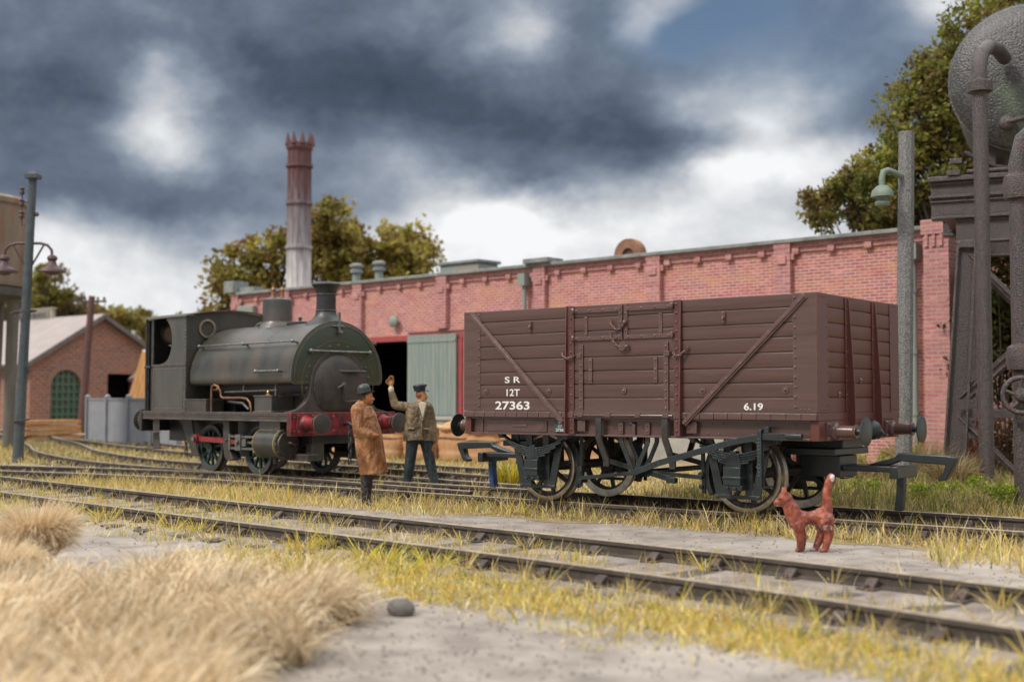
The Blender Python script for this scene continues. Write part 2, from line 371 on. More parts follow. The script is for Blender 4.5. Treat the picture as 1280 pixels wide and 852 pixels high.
def npmesh(name, verts, faces4, faces3, m, col=None, parent=None):
    me = bpy.data.meshes.new(name); nv = len(verts); n4, n3 = len(faces4), len(faces3)
    me.vertices.add(nv); me.vertices.foreach_set('co', verts.astype(np.float32).ravel())
    me.loops.add(n4*4+n3*3); me.loops.foreach_set('vertex_index', np.concatenate([faces4.ravel(), faces3.ravel()]).astype(np.int32))
    me.polygons.add(n4+n3)
    me.polygons.foreach_set('loop_start', np.concatenate([np.arange(n4)*4, n4*4+np.arange(n3)*3]).astype(np.int32))
    me.update(calc_edges=True); me.materials.append(m)
    if col is not None:
        ca = me.color_attributes.new('Col', 'FLOAT_COLOR', 'POINT'); c4 = np.ones((nv, 4), np.float32); c4[:, :3] = col
        ca.data.foreach_set('color', c4.ravel())
    o = bpy.data.objects.new(name, me); COL.objects.link(o)
    if parent: o.parent = parent
    return o

# ------------------------------------------------------------------ palette
m_conc = mat('concrete_ground', (.37, .325, .285), (.21, .18, .158), 2.6, .9, 1.0, 26, c3=(.43, .38, .335), s3=.5, spec=.2, det=10)
m_dirt = mat('straw_dirt', (.36, .29, .16), (.22, .17, .10), 2.5, .95, .8, 25, c3=(.33, .27, .16), s3=.7, spec=.15)
m_ball = mat('ballast', (.24, .20, .165), (.12, .098, .082), 5, .95, 1.0, 30, c3=(.33, .28, .22), s3=1.5, spec=.2)
m_railside = mat('rail_rust', (.095, .075, .058), (.05, .04, .034), 6, .75, .25, 60)
m_railtop = mat('rail_head', (.46, .38, .28), (.27, .21, .15), 8, .38, 0, metal=.25)
m_sleeper = mat('sleeper_timber', (.11, .09, .078), (.055, .044, .04), 5, .9, .7, 30, stretch=(1, .2, 1))
m_chair = mat('rail_chair_iron', (.10, .068, .058), (.05, .038, .034), 12, .8, .4, 50)
m_wag = mat('wagon_paint_lit_side', (.115, .062, .052), (.080, .043, .036), 7, .33, .06, 90, spec=.6, stretch=(.12, 1, 2.2), edge=(.26, .17, .15), eamt=.55)  # greyer copy of the wagon brown, the lit side's sheen put into its colour
m_wag2 = mat('wagon_iron_brown', (.115, .056, .047), (.085, .042, .036), 6, .28, .1, 70, spec=.75, edge=(.32, .18, .15))
m_knee = mat('wagon_post_red_brown', (.11, .040, .033), (.085, .032, .027), 6, .32, .1, 70, spec=.6, edge=(.30, .13, .11))
m_under = mat('underframe_black', (.022, .030, .030), (.013, .018, .019), 6, .36, .15, 60, spec=.6, edge=(.10, .13, .13))
m_wagend = mat('wagon_paint_unlit_end', (.115, .038, .030), (.095, .032, .026), 2, .42, .05, 90, spec=.45, edge=(.26, .11, .09), eamt=.5)  # redder copy of the wagon brown, painted for the less lit end
m_blue = mat('blue_coupling_pin', (.05, .1, .28), (.02, .04, .1), 14, .4)
m_tyre = mat('steel_tyre', (.50, .45, .37), (.30, .26, .2), 10, .28, 0, metal=.8)
m_spoke = mat('wheel_spoke_iron', (.06, .052, .045), (.03, .027, .025), 9, .5)
m_white = mat('white_lettering', (.8, .79, .76), (.7, .69, .66), 20, .6)
m_plate = mat('number_plate', (.06, .09, .09), (.04, .06, .06), 20, .5)
m_wood_in = mat('wagon_inside', (.12, .075, .055), (.08, .05, .04), 4, .8)

# ------------------------------------------------------------------ ground
g = MB(); v = g.vs([(-900, -500, 0), (700, -500, 0), (700, 1100, 0), (-900, 1100, 0)]); g.f(v)
tag(g.build('ground', m_conc), kind='structure')
def wavy(pts, name, m, z):
    g = MB(); v = g.vs([(x, y, z) for x, y in pts]); g.f(v); return tag(g.build(name, m), kind='structure')
edge = []
for i in range(90):
    x = -14+i*.35
    edge.append((x, -1.45+.25*math.sin(x*1.3)+.15*math.sin(x*3.7+1)+.08*math.sin(x*9)+(max(0, -8-x)*-.35)))
wavy([(-80, -14)]+edge+[(40, -1.2), (40, 60), (-80, 60)], 'rough_ground', m_dirt, .004)

# ------------------------------------------------------------------ tracks
def spline(P, step=.15):
    P = [Vector((a, b, 0)) for a, b in P]; out = []
    for i in range(len(P)-1):
        p0 = P[i-1] if i else P[0]*2-P[1]; p1, p2 = P[i], P[i+1]; p3 = P[i+2] if i+2 < len(P) else P[-1]*2-P[-2]
        n = max(2, int((p2-p1).length/step))
        for k in range(n):
            t = k/n; out.append(.5*((2*p1)+(p2-p0)*t+(2*p0-5*p1+4*p2-p3)*t*t+(3*p1-p0-3*p2+p3)*t**3))
    out.append(P[-1]); return out
def offset(C, d):
    o = []
    for i, p in enumerate(C):
        t = (C[min(i+1, len(C)-1)]-C[max(i-1, 0)]).normalized(); o.append(p+Vector((-t.y, t.x, 0))*d)
    return o
RAILP = [(-.07, .03), (.07, .03), (.07, .045), (.014, .06), (.014, .125), (.036, .135), (.036, .170), (-.036, .170), (-.036, .135), (-.014, .125), (-.014, .06), (-.07, .045)]
sl_mesh = None
def track(C, label, group, zo=0, sleepers=True, n_off=(0, 0), gauge=1.46, off=0.0):
    r = root('railway_track', (C[0].x, C[0].y, 0), 0, label, 'railway track', group)
    O = C[0]
    for sgn in (-1, 1):
        L = offset(C, sgn*(gauge/2+.036)); g = MB(); h = MB(); rings = []; hr = []
        for i, p in enumerate(L):
            t = (L[min(i+1, len(L)-1)]-L[max(i-1, 0)]).normalized(); nn = Vector((-t.y, t.x, 0)); q = p-O
            rings.append([q+nn*a+Vector((0, 0, b+zo)) for a, b in RAILP])
            hr.append([q+nn*a+Vector((0, 0, b+zo)) for a, b in [(-.034, .1705), (.034, .1705), (.026, .176), (-.026, .176)]])
        g.rings(rings); ro = g.build('rail', m_railside, r, smooth=30)
        h.rings(hr); h.build('rail_head', m_railtop, ro)
    if sleepers:
        d = 0; last = C[0]; nxt = off
        for i, p in enumerate(C[1:-1], 1):
            d += (p-last).length; last = p
            if d >= nxt:
                nxt += .76
                t = (C[i+1]-C[i-1]).normalized(); a = math.atan2(t.y, t.x)
                global sl_mesh
                if sl_mesh is None:
                    b = MB(); b.box(-.125, .125, -1.3, 1.3, -.08, .03); s0 = b.build('sleeper', m_sleeper, bevel=.012)
                    for s_ in (-1, 1):
                        b = MB(); yc = s_*(1.46/2+.036)
                        b.box(-.085, .085, yc-.2, yc+.2, .031, .05)
                        for k in (-1, 1):
                            b.prism([(yc+k*.07, .045), (yc+k*.155, .045), (yc+k*.09, .11), (yc+k*.045, .125), (yc+k*.045, .045)], 'yz', -.05, .05)
                            b.cyl((0, yc+k*.165, .05), (0, yc+k*.165, .085), .022, n=8)
                        b.build('rail_chair', m_chair, s0, bevel=.008, split=False)
                    sl_mesh = s0
                else: s0 = copy_tree(sl_mesh)
                s0.parent = r; s0.location = (p.x-O.x, p.y-O.y, random.uniform(-.006, .004)); s0.rotation_euler = (0, 0, a+random.uniform(-.02, .02))
    return r
T1 = spline([(-34, -1.2), (-18, -2.85), (-12.3, -3.5), (-5.5, -4.25), (2.6, -5.05), (6.2, -5.65), (9, -6.35), (13, -7.6)])
T2 = spline([(-44, -12.0), (-30, -6.2), (-22, -3.3), (-16, -1.45), (-12.5, -.55), (-9, -.08), (-5, 0), (0, 0), (6, -.02), (14, -.2), (20, -.5)])
T3 = spline([(-48, 17), (-35, 10.6), (-27, 6.9), (-21.5, 4.1), (-16.5, 2.3), (-13.0, 1.70), (-11, 1.485), (-9.12, 1.28), (-6, .93), (-3.4, .65)])
T4 = spline([(-46, 16), (-34, 11.8), (-22, 7.6), (-15, 5.6), (-11, 4.65), (-7, 4.05), (-4.5, 3.6)])
T5 = spline([(-60, 14.5), (-48, 12.6), (-38, 9.5), (-30, 6.0), (-24, 2.6), (-20, .2), (-17.4, -1.0)])
track(T1, 'nearest railway track sweeping across the foreground, half buried in pale dirt and dry grass', None)
track(T2, 'railway track that carries the brown open wagon', None, off=.3)
track(T3, 'railway track under the dark saddle tank engine, curving away to the left', None, zo=.002, off=.2)
track(T4, 'rusty railway track running behind the waving man, in front of the tan bales', None, off=.1)
m_bed = mat('dusty_track_bed', (.30, .255, .22), (.17, .14, .12), 4, .95, 1.0, 30, c3=(.36, .31, .265), s3=1.2, spec=.2, det=9)
for C, zz, mm in ((T1, .036, m_bed), (T2, .024, m_ball), (T3, .020, m_ball), (T4, .016, m_ball)):
    g = MB(); n = len(C); rows = []
    for o_, z_, w_ in ((1.32, -.012, .1), (1.05, zz, .05), (.3, zz-.008, 0), (-.3, zz-.008, 0), (-1.05, zz, .05), (-1.32, -.012, .1)):
        rows.append([g.b.verts.new((p.x, p.y+w_*(math.sin(i*.5+o_*3)+.6*math.sin(i*1.3)), z_+(.004*math.sin(i*.8+o_*5) if abs(o_) < 1 else 0))) for i, p in enumerate(offset(C, o_))])
    for A, B in zip(rows, rows[1:]):
        for i in range(n-1): g.f([B[i], B[i+1], A[i+1], A[i]])
    tag(g.build('ballast_bed', mm, split=False), kind='structure')

# ------------------------------------------------------------------ open wagon
L2, W2, ZT, ZB = 2.665, 1.21, 2.614, 1.235
ZR = .174
wg = root('goods_wagon', (0, 0, ZR), 0, 'brown eight plank open goods wagon lettered S R 12T 27363, standing on the middle track', 'goods wagon')
LINES = [1.41, 1.585, 1.76, 1.94, 2.115, 2.28, 2.46]
def plank_poly(s, yo, z0, z1, lines, th=.06, gd=.015):
    P = [(s*(yo-th), z0), (s*yo, z0)]
    for z in lines:
        if z0+.02 < z < z1-.02: P += [(s*yo, z-.010), (s*(yo-gd), z-.004), (s*(yo-gd), z+.002), (s*(yo-.004), z+.006), (s*yo, z+.016)]
    return P+[(s*yo, z1), (s*(yo-th), z1)]
for s in (-1, 1):
    g = MB()
    g.prism(plank_poly(s, W2, ZB, ZT, LINES), 'yz', -L2+.002, -.80); g.prism(plank_poly(s, W2, ZB, ZT, LINES), 'yz', .80, L2-.002)
    g.build('side_planks', m_wag, wg, bevel=.003)
    g = MB(); g.prism(plank_poly(s, W2-.006, ZB+.01, 2.13, LINES), 'yz', -.795, .795); dr = g.build('side_door', m_wag, wg, bevel=.003)
    b = MB()
    for x in (-.64, .66):
        b.box(x-.034, x+.032, s*W2, s*(W2+.014), 1.22, 2.10)
        for k in range(8): b.rivet((x, s*(W2+.014), 1.28+k*.11), (0, s, 0), .017)
    for x in (-.49, .505):
        b.box(x-.026, x+.026, s*W2, s*(W2+.010), 1.60, 1.93)
        for k in (1.64, 1.765, 1.89): b.rivet((x, s*(W2+.01), k), (0, s, 0), .017)
    b.cyl((.03, s*(W2-.005), 1.5), (.03, s*(W2+.012), 1.5), .038, n=14); b.rivet((.03, s*(W2+.012), 1.5), (0, s, 0), .02)
    b.cyl((-.74, s*(W2+.02), 1.185), (.76, s*(W2+.02), 1.185), .017, n=8)
    for x in (-.64, -.2, .25, .66): b.box(x-.04, x+.04, s*W2, s*(W2+.045), 1.165, 1.215)
    b.build('door_strap', m_wag2, dr, bevel=.003)
    for x0, x1, sd_ in ((-.795, .014, -1), (.026, .795, 1)):
        g = MB(); g.prism(plank_poly(s, W2-.004, 2.145, ZT, [2.28, 2.46]), 'yz', x0, x1); cb = g.build('cupboard_door', m_wag, wg, bevel=.003)
        b = MB()
        xe = x0+.05 if sd_ < 0 else x1-.05; xc = x1-.035 if sd_ < 0 else x0+.035
        for z in (2.185, 2.545):
            b.box(min(xe, xc), max(xe, xc), s*W2, s*(W2+.022), z-.024, z+.024)
            for k in range(4): b.rivet((xe+(xc-xe)*(.06+k*.29), s*(W2+.022), z), (0, s, 0), .016)
            b.ell((xe-.01*sd_*-1, s*(W2+.03), z), (.03, .025, .045), 8, 5); b.ell((xe+.02*sd_, s*(W2+.03), z+.02), (.022, .028, .022), 8, 5)
        b.box(xc-.028, xc+.028, s*W2, s*(W2+.010), 2.16, 2.60)
        for k in range(3): b.rivet((xc, s*(W2+.011), 2.27+k*.11), (0, s, 0), .015)
        xx = -.56 if sd_ < 0 else .58
        b.box(xx-.022, xx+.022, s*W2, s*(W2+.008), 2.215, 2.47)
        for k in (2.24, 2.345, 2.45): b.rivet((xx, s*(W2+.008), k), (0, s, 0), .012)
        b.build('door_hinge', m_wag2, cb, bevel=.003)
    # upright angle irons beside the door
    for x0, x1 in ((-.865, -.755), (.77, .88)):
        g = MB(); g.box(x0, x1, s*W2, s*(W2+.012), .935, 2.62)
        xe = x0 if x0 < 0 else x1
        g.prism([(s*(W2+.012), .94), (s*(W2+.075), .94), (s*(W2+.06), 1.6), (s*(W2+.03), 2.62), (s*(W2+.012), 2.62)], 'yz', (xe-.008), (xe+.008))
        xm = (x0+x1)/2+(.012 if x0 < 0 else -.012)
        for k in range(15): g.rivet((xm, s*(W2+.012), 1.0+k*.112), (0, s, 0), .017)
        g.build('door_post', m_knee, wg, bevel=.003)
    # corner plates, diagonal straps
    for e in (-1, 1):
        g = MB(); xa, xb = sorted((e*2.665, e*2.37)); g.box(xa, xb, s*W2, s*(W2+.006), 1.24, ZT+.002)
        for k in range(12): g.rivet((e*2.395, s*(W2+.006), 1.30+k*.115), (0, s, 0), .017)
        for k in range(3): g.rivet((e*(2.46+k*.05), s*(W2+.006), 1.27), (0, s, 0), .012)
        g.build('corner_plate', m_wag, wg, bevel=.002)
        g = MB(); g.box(*sorted((e*(L2+.0005), e*(L2+.008))), *sorted((s*(W2+.004), s*.93)), 1.24, ZT+.001)
        for k in range(10): g.rivet((e*(L2+.006), s*.955, 1.32+k*.13), (e, 0, 0), .012)
        for k in range(4): g.rivet((e*(L2+.006), s*(.99+k*.045), 1.27), (e, 0, 0), .011); g.rivet((e*(L2+.006), s*(.99+k*.045), 2.58), (e, 0, 0), .011)
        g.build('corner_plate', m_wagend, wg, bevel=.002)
        p, q = Vector((e*2.53, s*(W2+.016), 2.585)), Vector((e*.92, s*(W2+.03), 1.09))
        g = MB(); g.bar(p, q, .016, .075, up=(.7*e, 0, -.7)); g.bar(p+Vector((0, s*.012, 0)), q+Vector((0, s*.012, 0)), .022, .03, up=(.7*e, 0, -.7))
        for k in range(9): c = p.lerp(q, .03+k*.117); g.rivet(c+Vector((.022*(-e), s*.012, -.022)), (0, s, 0), .017)
        g.build('diagonal_strap', m_wag2, wg, bevel=.002)
        g = MB(); x = e*1.475
        g.box(x-.02, x+.02, s*W2, s*(W2+.025), 2.31, 2.44); g.rivet((x, s*(W2+.025), 2.43), (0, s, 0), .015); g.rivet((x, s*(W2+.025), 2.32), (0, s, 0), .015)
        g.ell((x, s*(W2+.035), 2.36), (.018, .02, .03), 8, 5)
        g.build('sheet_hook', m_wag2, wg)
        for x in (e*2.27, e*1.17):
            g = MB(); g.cyl((x, s*(W2-.004), 1.5), (x, s*(W2+.01), 1.5), .04, n=16); g.rivet((x, s*(W2+.01), 1.5), (0, s, 0), .022); g.build('bolt_plate', m_wag2, wg, smooth=40)
    # curb rail, solebar
    g = MB(); x = -2.66
    g.box(-2.66, 2.66, s*(W2-.05), s*(W2+.010), 1.145, 1.230)
    while x < 2.55:
        if not (-.76 < x+.08 < .77): g.box(x+.004, x+.186, s*(W2+.010), s*(W2+.024), 1.150, 1.222)
        x += .19
    g.build('curb_rail', m_wag, wg, bevel=.004)
    g = MB(); g.box(-2.56, 2.56, s*1.08, s*1.13, .915, 1.144); g.box(-2.56, 2.56, s*1.13, s*1.195, .912, .935); g.box(-2.56, 2.56, s*1.13, s*1.19, 1.125, 1.143)
    sb = g.build('solebar', m_wag, wg, bevel=.004)
    b = MB()
    for x in (-2.2, -1.75, -1.2, 1.2, 1.35, 1.8, 2.3): b.rivet((x, s*1.13, .97), (0, s, 0), .013); b.rivet((x+.06, s*1.13, 1.09), (0, s, 0), .011)
    b.box(-2.42, -2.38, s*1.13, s*1.145, .94, 1.12); b.box(-2.3, -1.42, s*1.13, s*1.139, .95, 1.11); b.box(-1.42, -1.26, s*1.13, s*1.148, .955, 1.10); b.box(-1.38, -1.30, s*1.148, s*1.155, .985, 1.075)
    b.box(-1.85, -1.6, s*1.139, s*1.152, 1.02, 1.045); b.box(-.72, -.6, s*1.13, s*1.19, .975, 1.115); b.box(.93, 1.07, s*1.13, s*1.19, .975, 1.115)
    for x in (-.06, .34): b.box(x-.035, x+.035, s*1.13, s*1.16, .95, 1.10); b.rivet((x, s*1.16, .99), (0, s, 0), .016); b.rivet((x, s*1.16, 1.06), (0, s, 0), .016)
    b.box(.12, .16, s*1.13, s*1.165, .93, 1.10); b.box(.08, .16, s*1.13, s*1.165, 1.075, 1.10)
    b.build('solebar_fitting', m_wag2, sb, bevel=.003)
    for x in (-.36, .64):
        g = MB(); g.prism([(s*1.215, 1.144), (s*1.235, 1.144), (s*1.235, .90), (s*1.06, .60), (s*1.06, .52), (s*1.03, .52), (s*1.03, .61), (s*1.215, .91)], 'yz', x-.045, x+.045)
        g.build('door_spring', m_wag2 if s > 0 else m_spoke, wg, bevel=.004)
    # chains
    def chain(P, nm=9):
        g = MB(); pts = spline([(i, 0) for i in range(2)]); P = [Vector(p) for p in P]
        Q = [P[0]*(1-t)**2+P[1]*2*t*(1-t)+P[2]*t*t for t in [k/nm for k in range(nm+1)]]
        for i, (a, b_) in enumerate(zip(Q, Q[1:])):
            d = (b_-a); c = (a+b_)/2; t = d.normalized(); n1 = Vector((0, 1, 0)) if i % 2 else t.cross(Vector((0, 1, 0))); l = d.length*.72
            g.tube([c+t*l*math.cos(w)+n1*.013*math.sin(w) for w in [2*PI*k/8 for k in range(9)]], .0085, 6)
        g.build('door_chain', m_wag2, wg, smooth=60)
    yy = s*(W2+.03)
    chain([(-.17, yy, 2.40), (-.05, yy+s*.01, 2.17), (.07, yy, 2.38)]); chain([(-.17, yy, 2.24), (-.08, yy+s*.01, 2.04), (.02, yy, 2.06)])
    chain([(-.93, yy, 2.0), (-.85, yy+s*.07, 1.88), (-.74, yy, 1.96)], 7); chain([(.78, yy, 1.97), (.86, yy+s*.07, 1.86), (.98, yy, 2.02)], 7)
    g = MB(); g.cyl((.03, s*W2, 2.06), (.03, s*(W2+.045), 2.06), .05, n=14); g.box(-.03, .12, s*W2, s*(W2+.03), 2.02, 2.05); g.ell((.09, s*(W2+.03), 2.06), .03, 8, 5); g.ell((.06, s*(W2+.03), 2.37), .032, 8, 5); g.build('door_catch', m_wag2, wg, smooth=40)
    for x in (-.70, .72):
        g = MB(); g.box(min(x, x*.9), max(x, x*.9), s*W2, s*(W2+.03), 1.93, 1.99); g.build('chain_plate', m_wag2, wg, bevel=.003)
# ends
for e in (-1, 1):
    g = MB(); P = [(e*(L2-.06), ZB), (e*L2, ZB)]
    for z in LINES: P += [(e*L2, z-.010), (e*(L2-.013), z-.004), (e*(L2-.013), z+.002), (e*(L2-.004), z+.006), (e*L2, z+.014)]
    P += [(e*L2, ZT), (e*(L2-.06), ZT)]
    g.prism(P, 'xz', -W2+.062, W2-.062); g.box(*sorted((e*(L2-.05), e*(L2+.01))), -1.208, 1.208, 1.146, ZB-.003)
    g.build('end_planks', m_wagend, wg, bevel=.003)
    for y in (-.40, .40):
        g = MB(); g.prism([(e*(L2+.012), 1.0), (e*(L2+.10), 1.0), (e*(L2+.09), 1.5), (e*(L2+.03), 2.6), (e*(L2+.012), 2.6)], 'xz', y+.02, y+.038)
        g.box(*sorted((e*(L2+.002), e*(L2+.014))), y-.045, y+.045, 1.0, 2.6)
        for k in range(9): g.rivet((e*(L2+.014), y-.02, 1.1+k*.17), (e, 0, 0), .014)
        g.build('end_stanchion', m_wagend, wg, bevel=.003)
    g = MB()
    for y, z in ((-.62, 1.45), (0, 1.62)): g.cyl((e*(L2-.01), y, z), (e*(L2+.008), y, z), .035, n=12); g.rivet((e*(L2+.008), y, z), (e, 0, 0), .018)
    g.build('end_bolt', m_wag2, wg, smooth=40)
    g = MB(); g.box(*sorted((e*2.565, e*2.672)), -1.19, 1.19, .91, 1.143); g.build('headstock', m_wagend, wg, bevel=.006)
    for y in (-.861, .861):
        g = MB()
        g.box(*sorted((e*2.672, e*2.69)), y-.15, y+.15, .915, 1.125)
        g.lathe([(.105, e*2.69), (.10, e*2.74), (.075, e*2.76), (.068, e*2.95), (.08, e*2.965), (.08, e*2.985), (.05, e*2.985)], (0, y, 1.019), 'X', 20)
        for a in (-.11, .11):
            for c in (.94, 1.1): g.rivet((e*2.69, y+a, c), (e, 0, 0), .02)
        bf = g.build('buffer', m_wag2, wg, smooth=40)
        g = MB(); g.lathe([(.04, e*2.985), (.04, e*3.06), (.07, e*3.075), (.165, e*3.082), (.168, e*3.095), (.12, e*3.106), (.01, e*3.11)], (0, y, 1.019), 'X', 28); g.build('buffer_head', m_under, bf, smooth=40)
    g = MB(); g.ell((e*2.78, .08, 1.02), (.11, .10, .12), 12, 8); g.tube([(e*2.67, .05, 1.02), (e*2.85, .08, 1.04), (e*2.9, .1, .98), (e*2.82, .1, .93)], .03, 8); g.build('drawhook', m_under, wg, smooth=60)
    # tension coupling
    g = MB(); g.box(*sorted((e*2.0, e*2.5)), -.26, .26, .45, .71); g.box(*sorted((e*1.9, e*2.55)), -.5, .5, .72, .8); g.box(*sorted((e*1.6, e*2.56)), -.3, .3, .8, .91)
    g.build('coupling_pocket', m_under, wg, bevel=.01)
    g = MB(); g.box(*sorted((e*2.5, e*3.2)), -.20, .20, .53, .60); g.box(*sorted((e*3.12, e*3.22)), -.28, .34, .46, .602)
    g.prism([(e*2.75, .603), (e*3.10, .70), (e*3.14, .755), (e*3.72, .74), (e*3.83, .72), (e*3.80, .63), (e*3.70, .45), (e*3.62, .44), (e*3.60, .47), (e*3.67, .53), (e*3.70, .63), (e*3.16, .66), (e*3.02, .604)], 'xz', -.06, .06)
    cp_ = g.build('coupling', m_under, wg, bevel=.012)
    g = MB(); g.prism([(e*3.12, .60), (e*3.21, .60), (e*3.20, .30), (e*3.17, .07), (e*3.08, .07), (e*3.11, .30)], 'xz', -.05, .05); g.build('coupling_drop_link', m_blue if e < 0 else m_under, cp_, bevel=.01)
# running gear
def spoked(g, r, w, y, n, x, z):
    for k in range(n):
        a = 2*PI*k/n+.2; p = Vector((x+math.cos(a)*.10, y, z+math.sin(a)*.10)); q = Vector((x+math.cos(a)*r, y, z+math.sin(a)*r)); g.bar(p, q, .055, w, up=(0, 1, 0), w2=.042)
WR = .47
for x in (-1.5275, 1.5275):
    g = MB(); g.cyl((x, -1.0, WR), (x, 1.0, WR), .065, n=16); g.build('axle', m_spoke, wg, smooth=40)
    for s in (-1, 1):
        ya = s*.70; g = MB()
        g.lathe([(WR-.07, ya-.0*s), (WR-.07, ya-s*.04), (WR+.03, ya-s*.045), (WR+.032, ya-s*.02), (WR, ya), (WR-.003, ya+s*.09), (WR-.012, ya+s*.095), (WR-.062, ya+s*.09), (WR-.07, ya)], (x, 0, WR), 'Y', 56, caps=False)
        wh = g.build('wheel', m_tyre, wg, smooth=35)
        g = MB(); g.lathe([(WR-.068, ya-s*.02), (WR-.068, ya+s*.07), (WR-.105, ya+s*.06), (WR-.105, ya-s*.01), (WR-.068, ya-s*.02)], (x, 0, WR), 'Y', 56, caps=False)
        spoked(g, WR-.09, .045, ya+s*.03, 8, x, WR); g.cyl((x, ya-s*.03, WR), (x, ya+s*.11, WR), .12, .10, n=20)
        g.build('wheel_spokes', m_spoke, wh, smooth=35)
        y0 = s*.99
        g = MB()
        for k in (-1, 1):
            g.bar((x+k*.40, y0, .93), (x+k*.24, y0, .22), .11, .03, up=(0, 1, 0)); g.bar((x+k*.14, y0, .93), (x+k*.15, y0, .22), .10, .032, up=(0, 1, 0))
        g.box(x-.30, x+.30, y0-.02, y0+.02, .19, .235); g.box(x-.17, x+.17, y0-.017, y0+.017, .55, .6)
        for k in (-.45, .45): g.rivet((x+k*.6, y0+s*.02, .21), (0, s, 0), .02)
        g.build('axle_guard', m_under, wg, bevel=.004)
        g = MB(); g.box(x-.115, x+.115, *sorted((s*1.005, s*1.16)), .36, .58); g.box(x-.13, x+.13, *sorted((s*1.0, s*1.15)), .30, .36); g.box(x-.125, x+.125, *sorted((s*1.0, s*1.175)), .44, .465)
        g.prism([(x-.105, .58), (x+.105, .58), (x+.075, .74), (x-.075, .74)], 'xz', s*1.005, s*1.12)
        for k in (-1, 1): g.cyl((x+k*.05, s*1.16, .33), (x+k*.05, s*1.19, .33), .018, n=8)
        g.build('axle_box', m_under, wg, bevel=.012)
        g = MB()
        for lf in range(5):
            hl = .56-.09*lf; P = []
            for k in range(9): t = -1+k/4; P.append((x+t*hl, s*1.07, .70-lf*.028+(.17+.0*lf)*(t*hl/.56)**2+.03))
            for a, b in zip(P, P[1:]): g.bar(a, b, .075, .021, up=(0, 0, 1))
        g.box(x-.04, x+.04, *sorted((s*1.025, s*1.125)), .60, .77)
        for k in (-1, 1): g.cyl((x+k*.56, s*1.02, .89), (x+k*.56, s*1.12, .89), .035, n=10); g.bar((x+k*.56, s*1.07, .89), (x+k*.66, s*1.07, .95), .05, .05)
        g.build('leaf_spring', m_under, wg, bevel=.003)
        for k in ((1,) if x < 0 else (-1,)):
            g = MB(); P = []
            for q in range(9):
                a = R_(-28+q*8); P.append((x+k*math.cos(a)*(WR+.045), WR+math.sin(a)*(WR+.045)))
            for q in range(8, -1, -1):
                a = R_(-28+q*8); P.append((x+k*math.cos(a)*(WR+.11), WR+math.sin(a)*(WR+.11)))
            g.prism(P, 'xz', s*.70, s*.80); g.bar((x+k*.60, s*.80, .92), (x+k*.58, s*.80, .22), .05, .03, up=(0, 1, 0)); g.cyl((x+k*.6, s*.7, .45), (x+k*.6, s*.86, .45), .04, n=10); g.cyl((x+k*.6, s*.7, .3), (x+k*.6, s*.86, .3), .03, n=10)
            g.build('brake_shoe', m_under, wg, bevel=.004)
for s in (-1, 1):
    for yo in (1.145, .93):
        g = MB()
        for x0 in (-.06, .34): g.bar((x0, s*yo, .94), (x0, s*yo, .84), .06, .025, up=(0, 1, 0)); g.bar((x0, s*yo, .845), (.13 if x0 < 0 else .15, s*yo, .45), .055, .025, up=(0, 1, 0))
        g.cyl((.14, s*(yo-.03), .46), (.14, s*(yo+.04), .46), .035, n=12)
        g.build('brake_hanger', m_under, wg, bevel=.003)
    g = MB()
    P = [(.14, s*1.20, .46), (.55, s*1.22, .60), (1.55, s*1.27, .87), (1.66, s*1.27, .895), (2.0, s*1.27, .955), (2.42, s*1.27, .965)]
    for a, b in zip(P, P[1:]): g.bar(a, b, .075, .022, up=(0, 1, 0))
    g.cyl((2.3, s*1.27, .965), (2.5, s*1.27, .965), .038, n=10)
    g.build('brake_lever', m_under, wg, bevel=.004)
    g = MB(); g.bar((1.97, s*1.30, 1.02), (1.97, s*1.30, .37), .055, .014, up=(0, 1, 0)); g.bar((1.97, s*1.235, 1.02), (1.97, s*1.235, .37), .055, .014, up=(0, 1, 0))
    for k in range(11): g.rivet((1.97, s*1.307, .50+k*.043), (0, s, 0), .011)
    g.box(1.94, 2.0, *sorted((s*1.13, s*1.3)), 1.02, 1.04); g.box(2.02, 2.08, *sorted((s*1.19, s*1.28)), 1.0, 1.07); g.box(1.94, 2.0, *sorted((s*1.0, s*1.3)), .35, .37); g.build('brake_lever_guard', m_under, wg, bevel=.003)
    g = MB(); g.bar((-.52, s*.86, .60), (.55, s*.86, .37), .07, .04, up=(0, 1, 0)); g.bar((-.9, s*.86, .34), (.14, s*.86, .46), .05, .03, up=(0, 1, 0)); g.bar((.95, s*.86, .42), (.14, s*.86, .46), .055, .03, up=(0, 1, 0)); g.box(.45, .58, *sorted((s*.82, s*.90)), .33, .40)
    g.build('brake_push_rod', m_under, wg, bevel=.004)
g = MB(); g.cyl((.14, -1.1, .46), (.14, 1.1, .46), .035, n=12); g.build('brake_shaft', m_under, wg, smooth=40)
g = MB(); g.box(-2.60, 2.60, -1.145, 1.145, 1.18, 1.233); g.build('wagon_floor', m_wood_in, wg)
g = MB()
for x in (-.9, 0, .9): g.box(x-.06, x+.06, -1.05, 1.05, .95, 1.14)
for y in (-.35, .35): g.box(-2.55, 2.55, y-.05, y+.05, .96, 1.12)
g.build('underframe', m_under, wg)
ys = -(W2+.0015)
text('S R', 'painted_lettering', m_white, wg, -1.93, -1.66, 1.615, 1.70, ys, .03)
text('12T', 'painted_lettering', m_white, wg, -1.90, -1.67, 1.437, 1.53, ys, .03)
text('27363', 'painted_lettering', m_white, wg, -2.10, -1.50, 1.25, 1.365, ys, .045)
text('6.19', 'painted_lettering', m_white, wg, 1.73, 1.98, 1.262, 1.345, ys, .045)
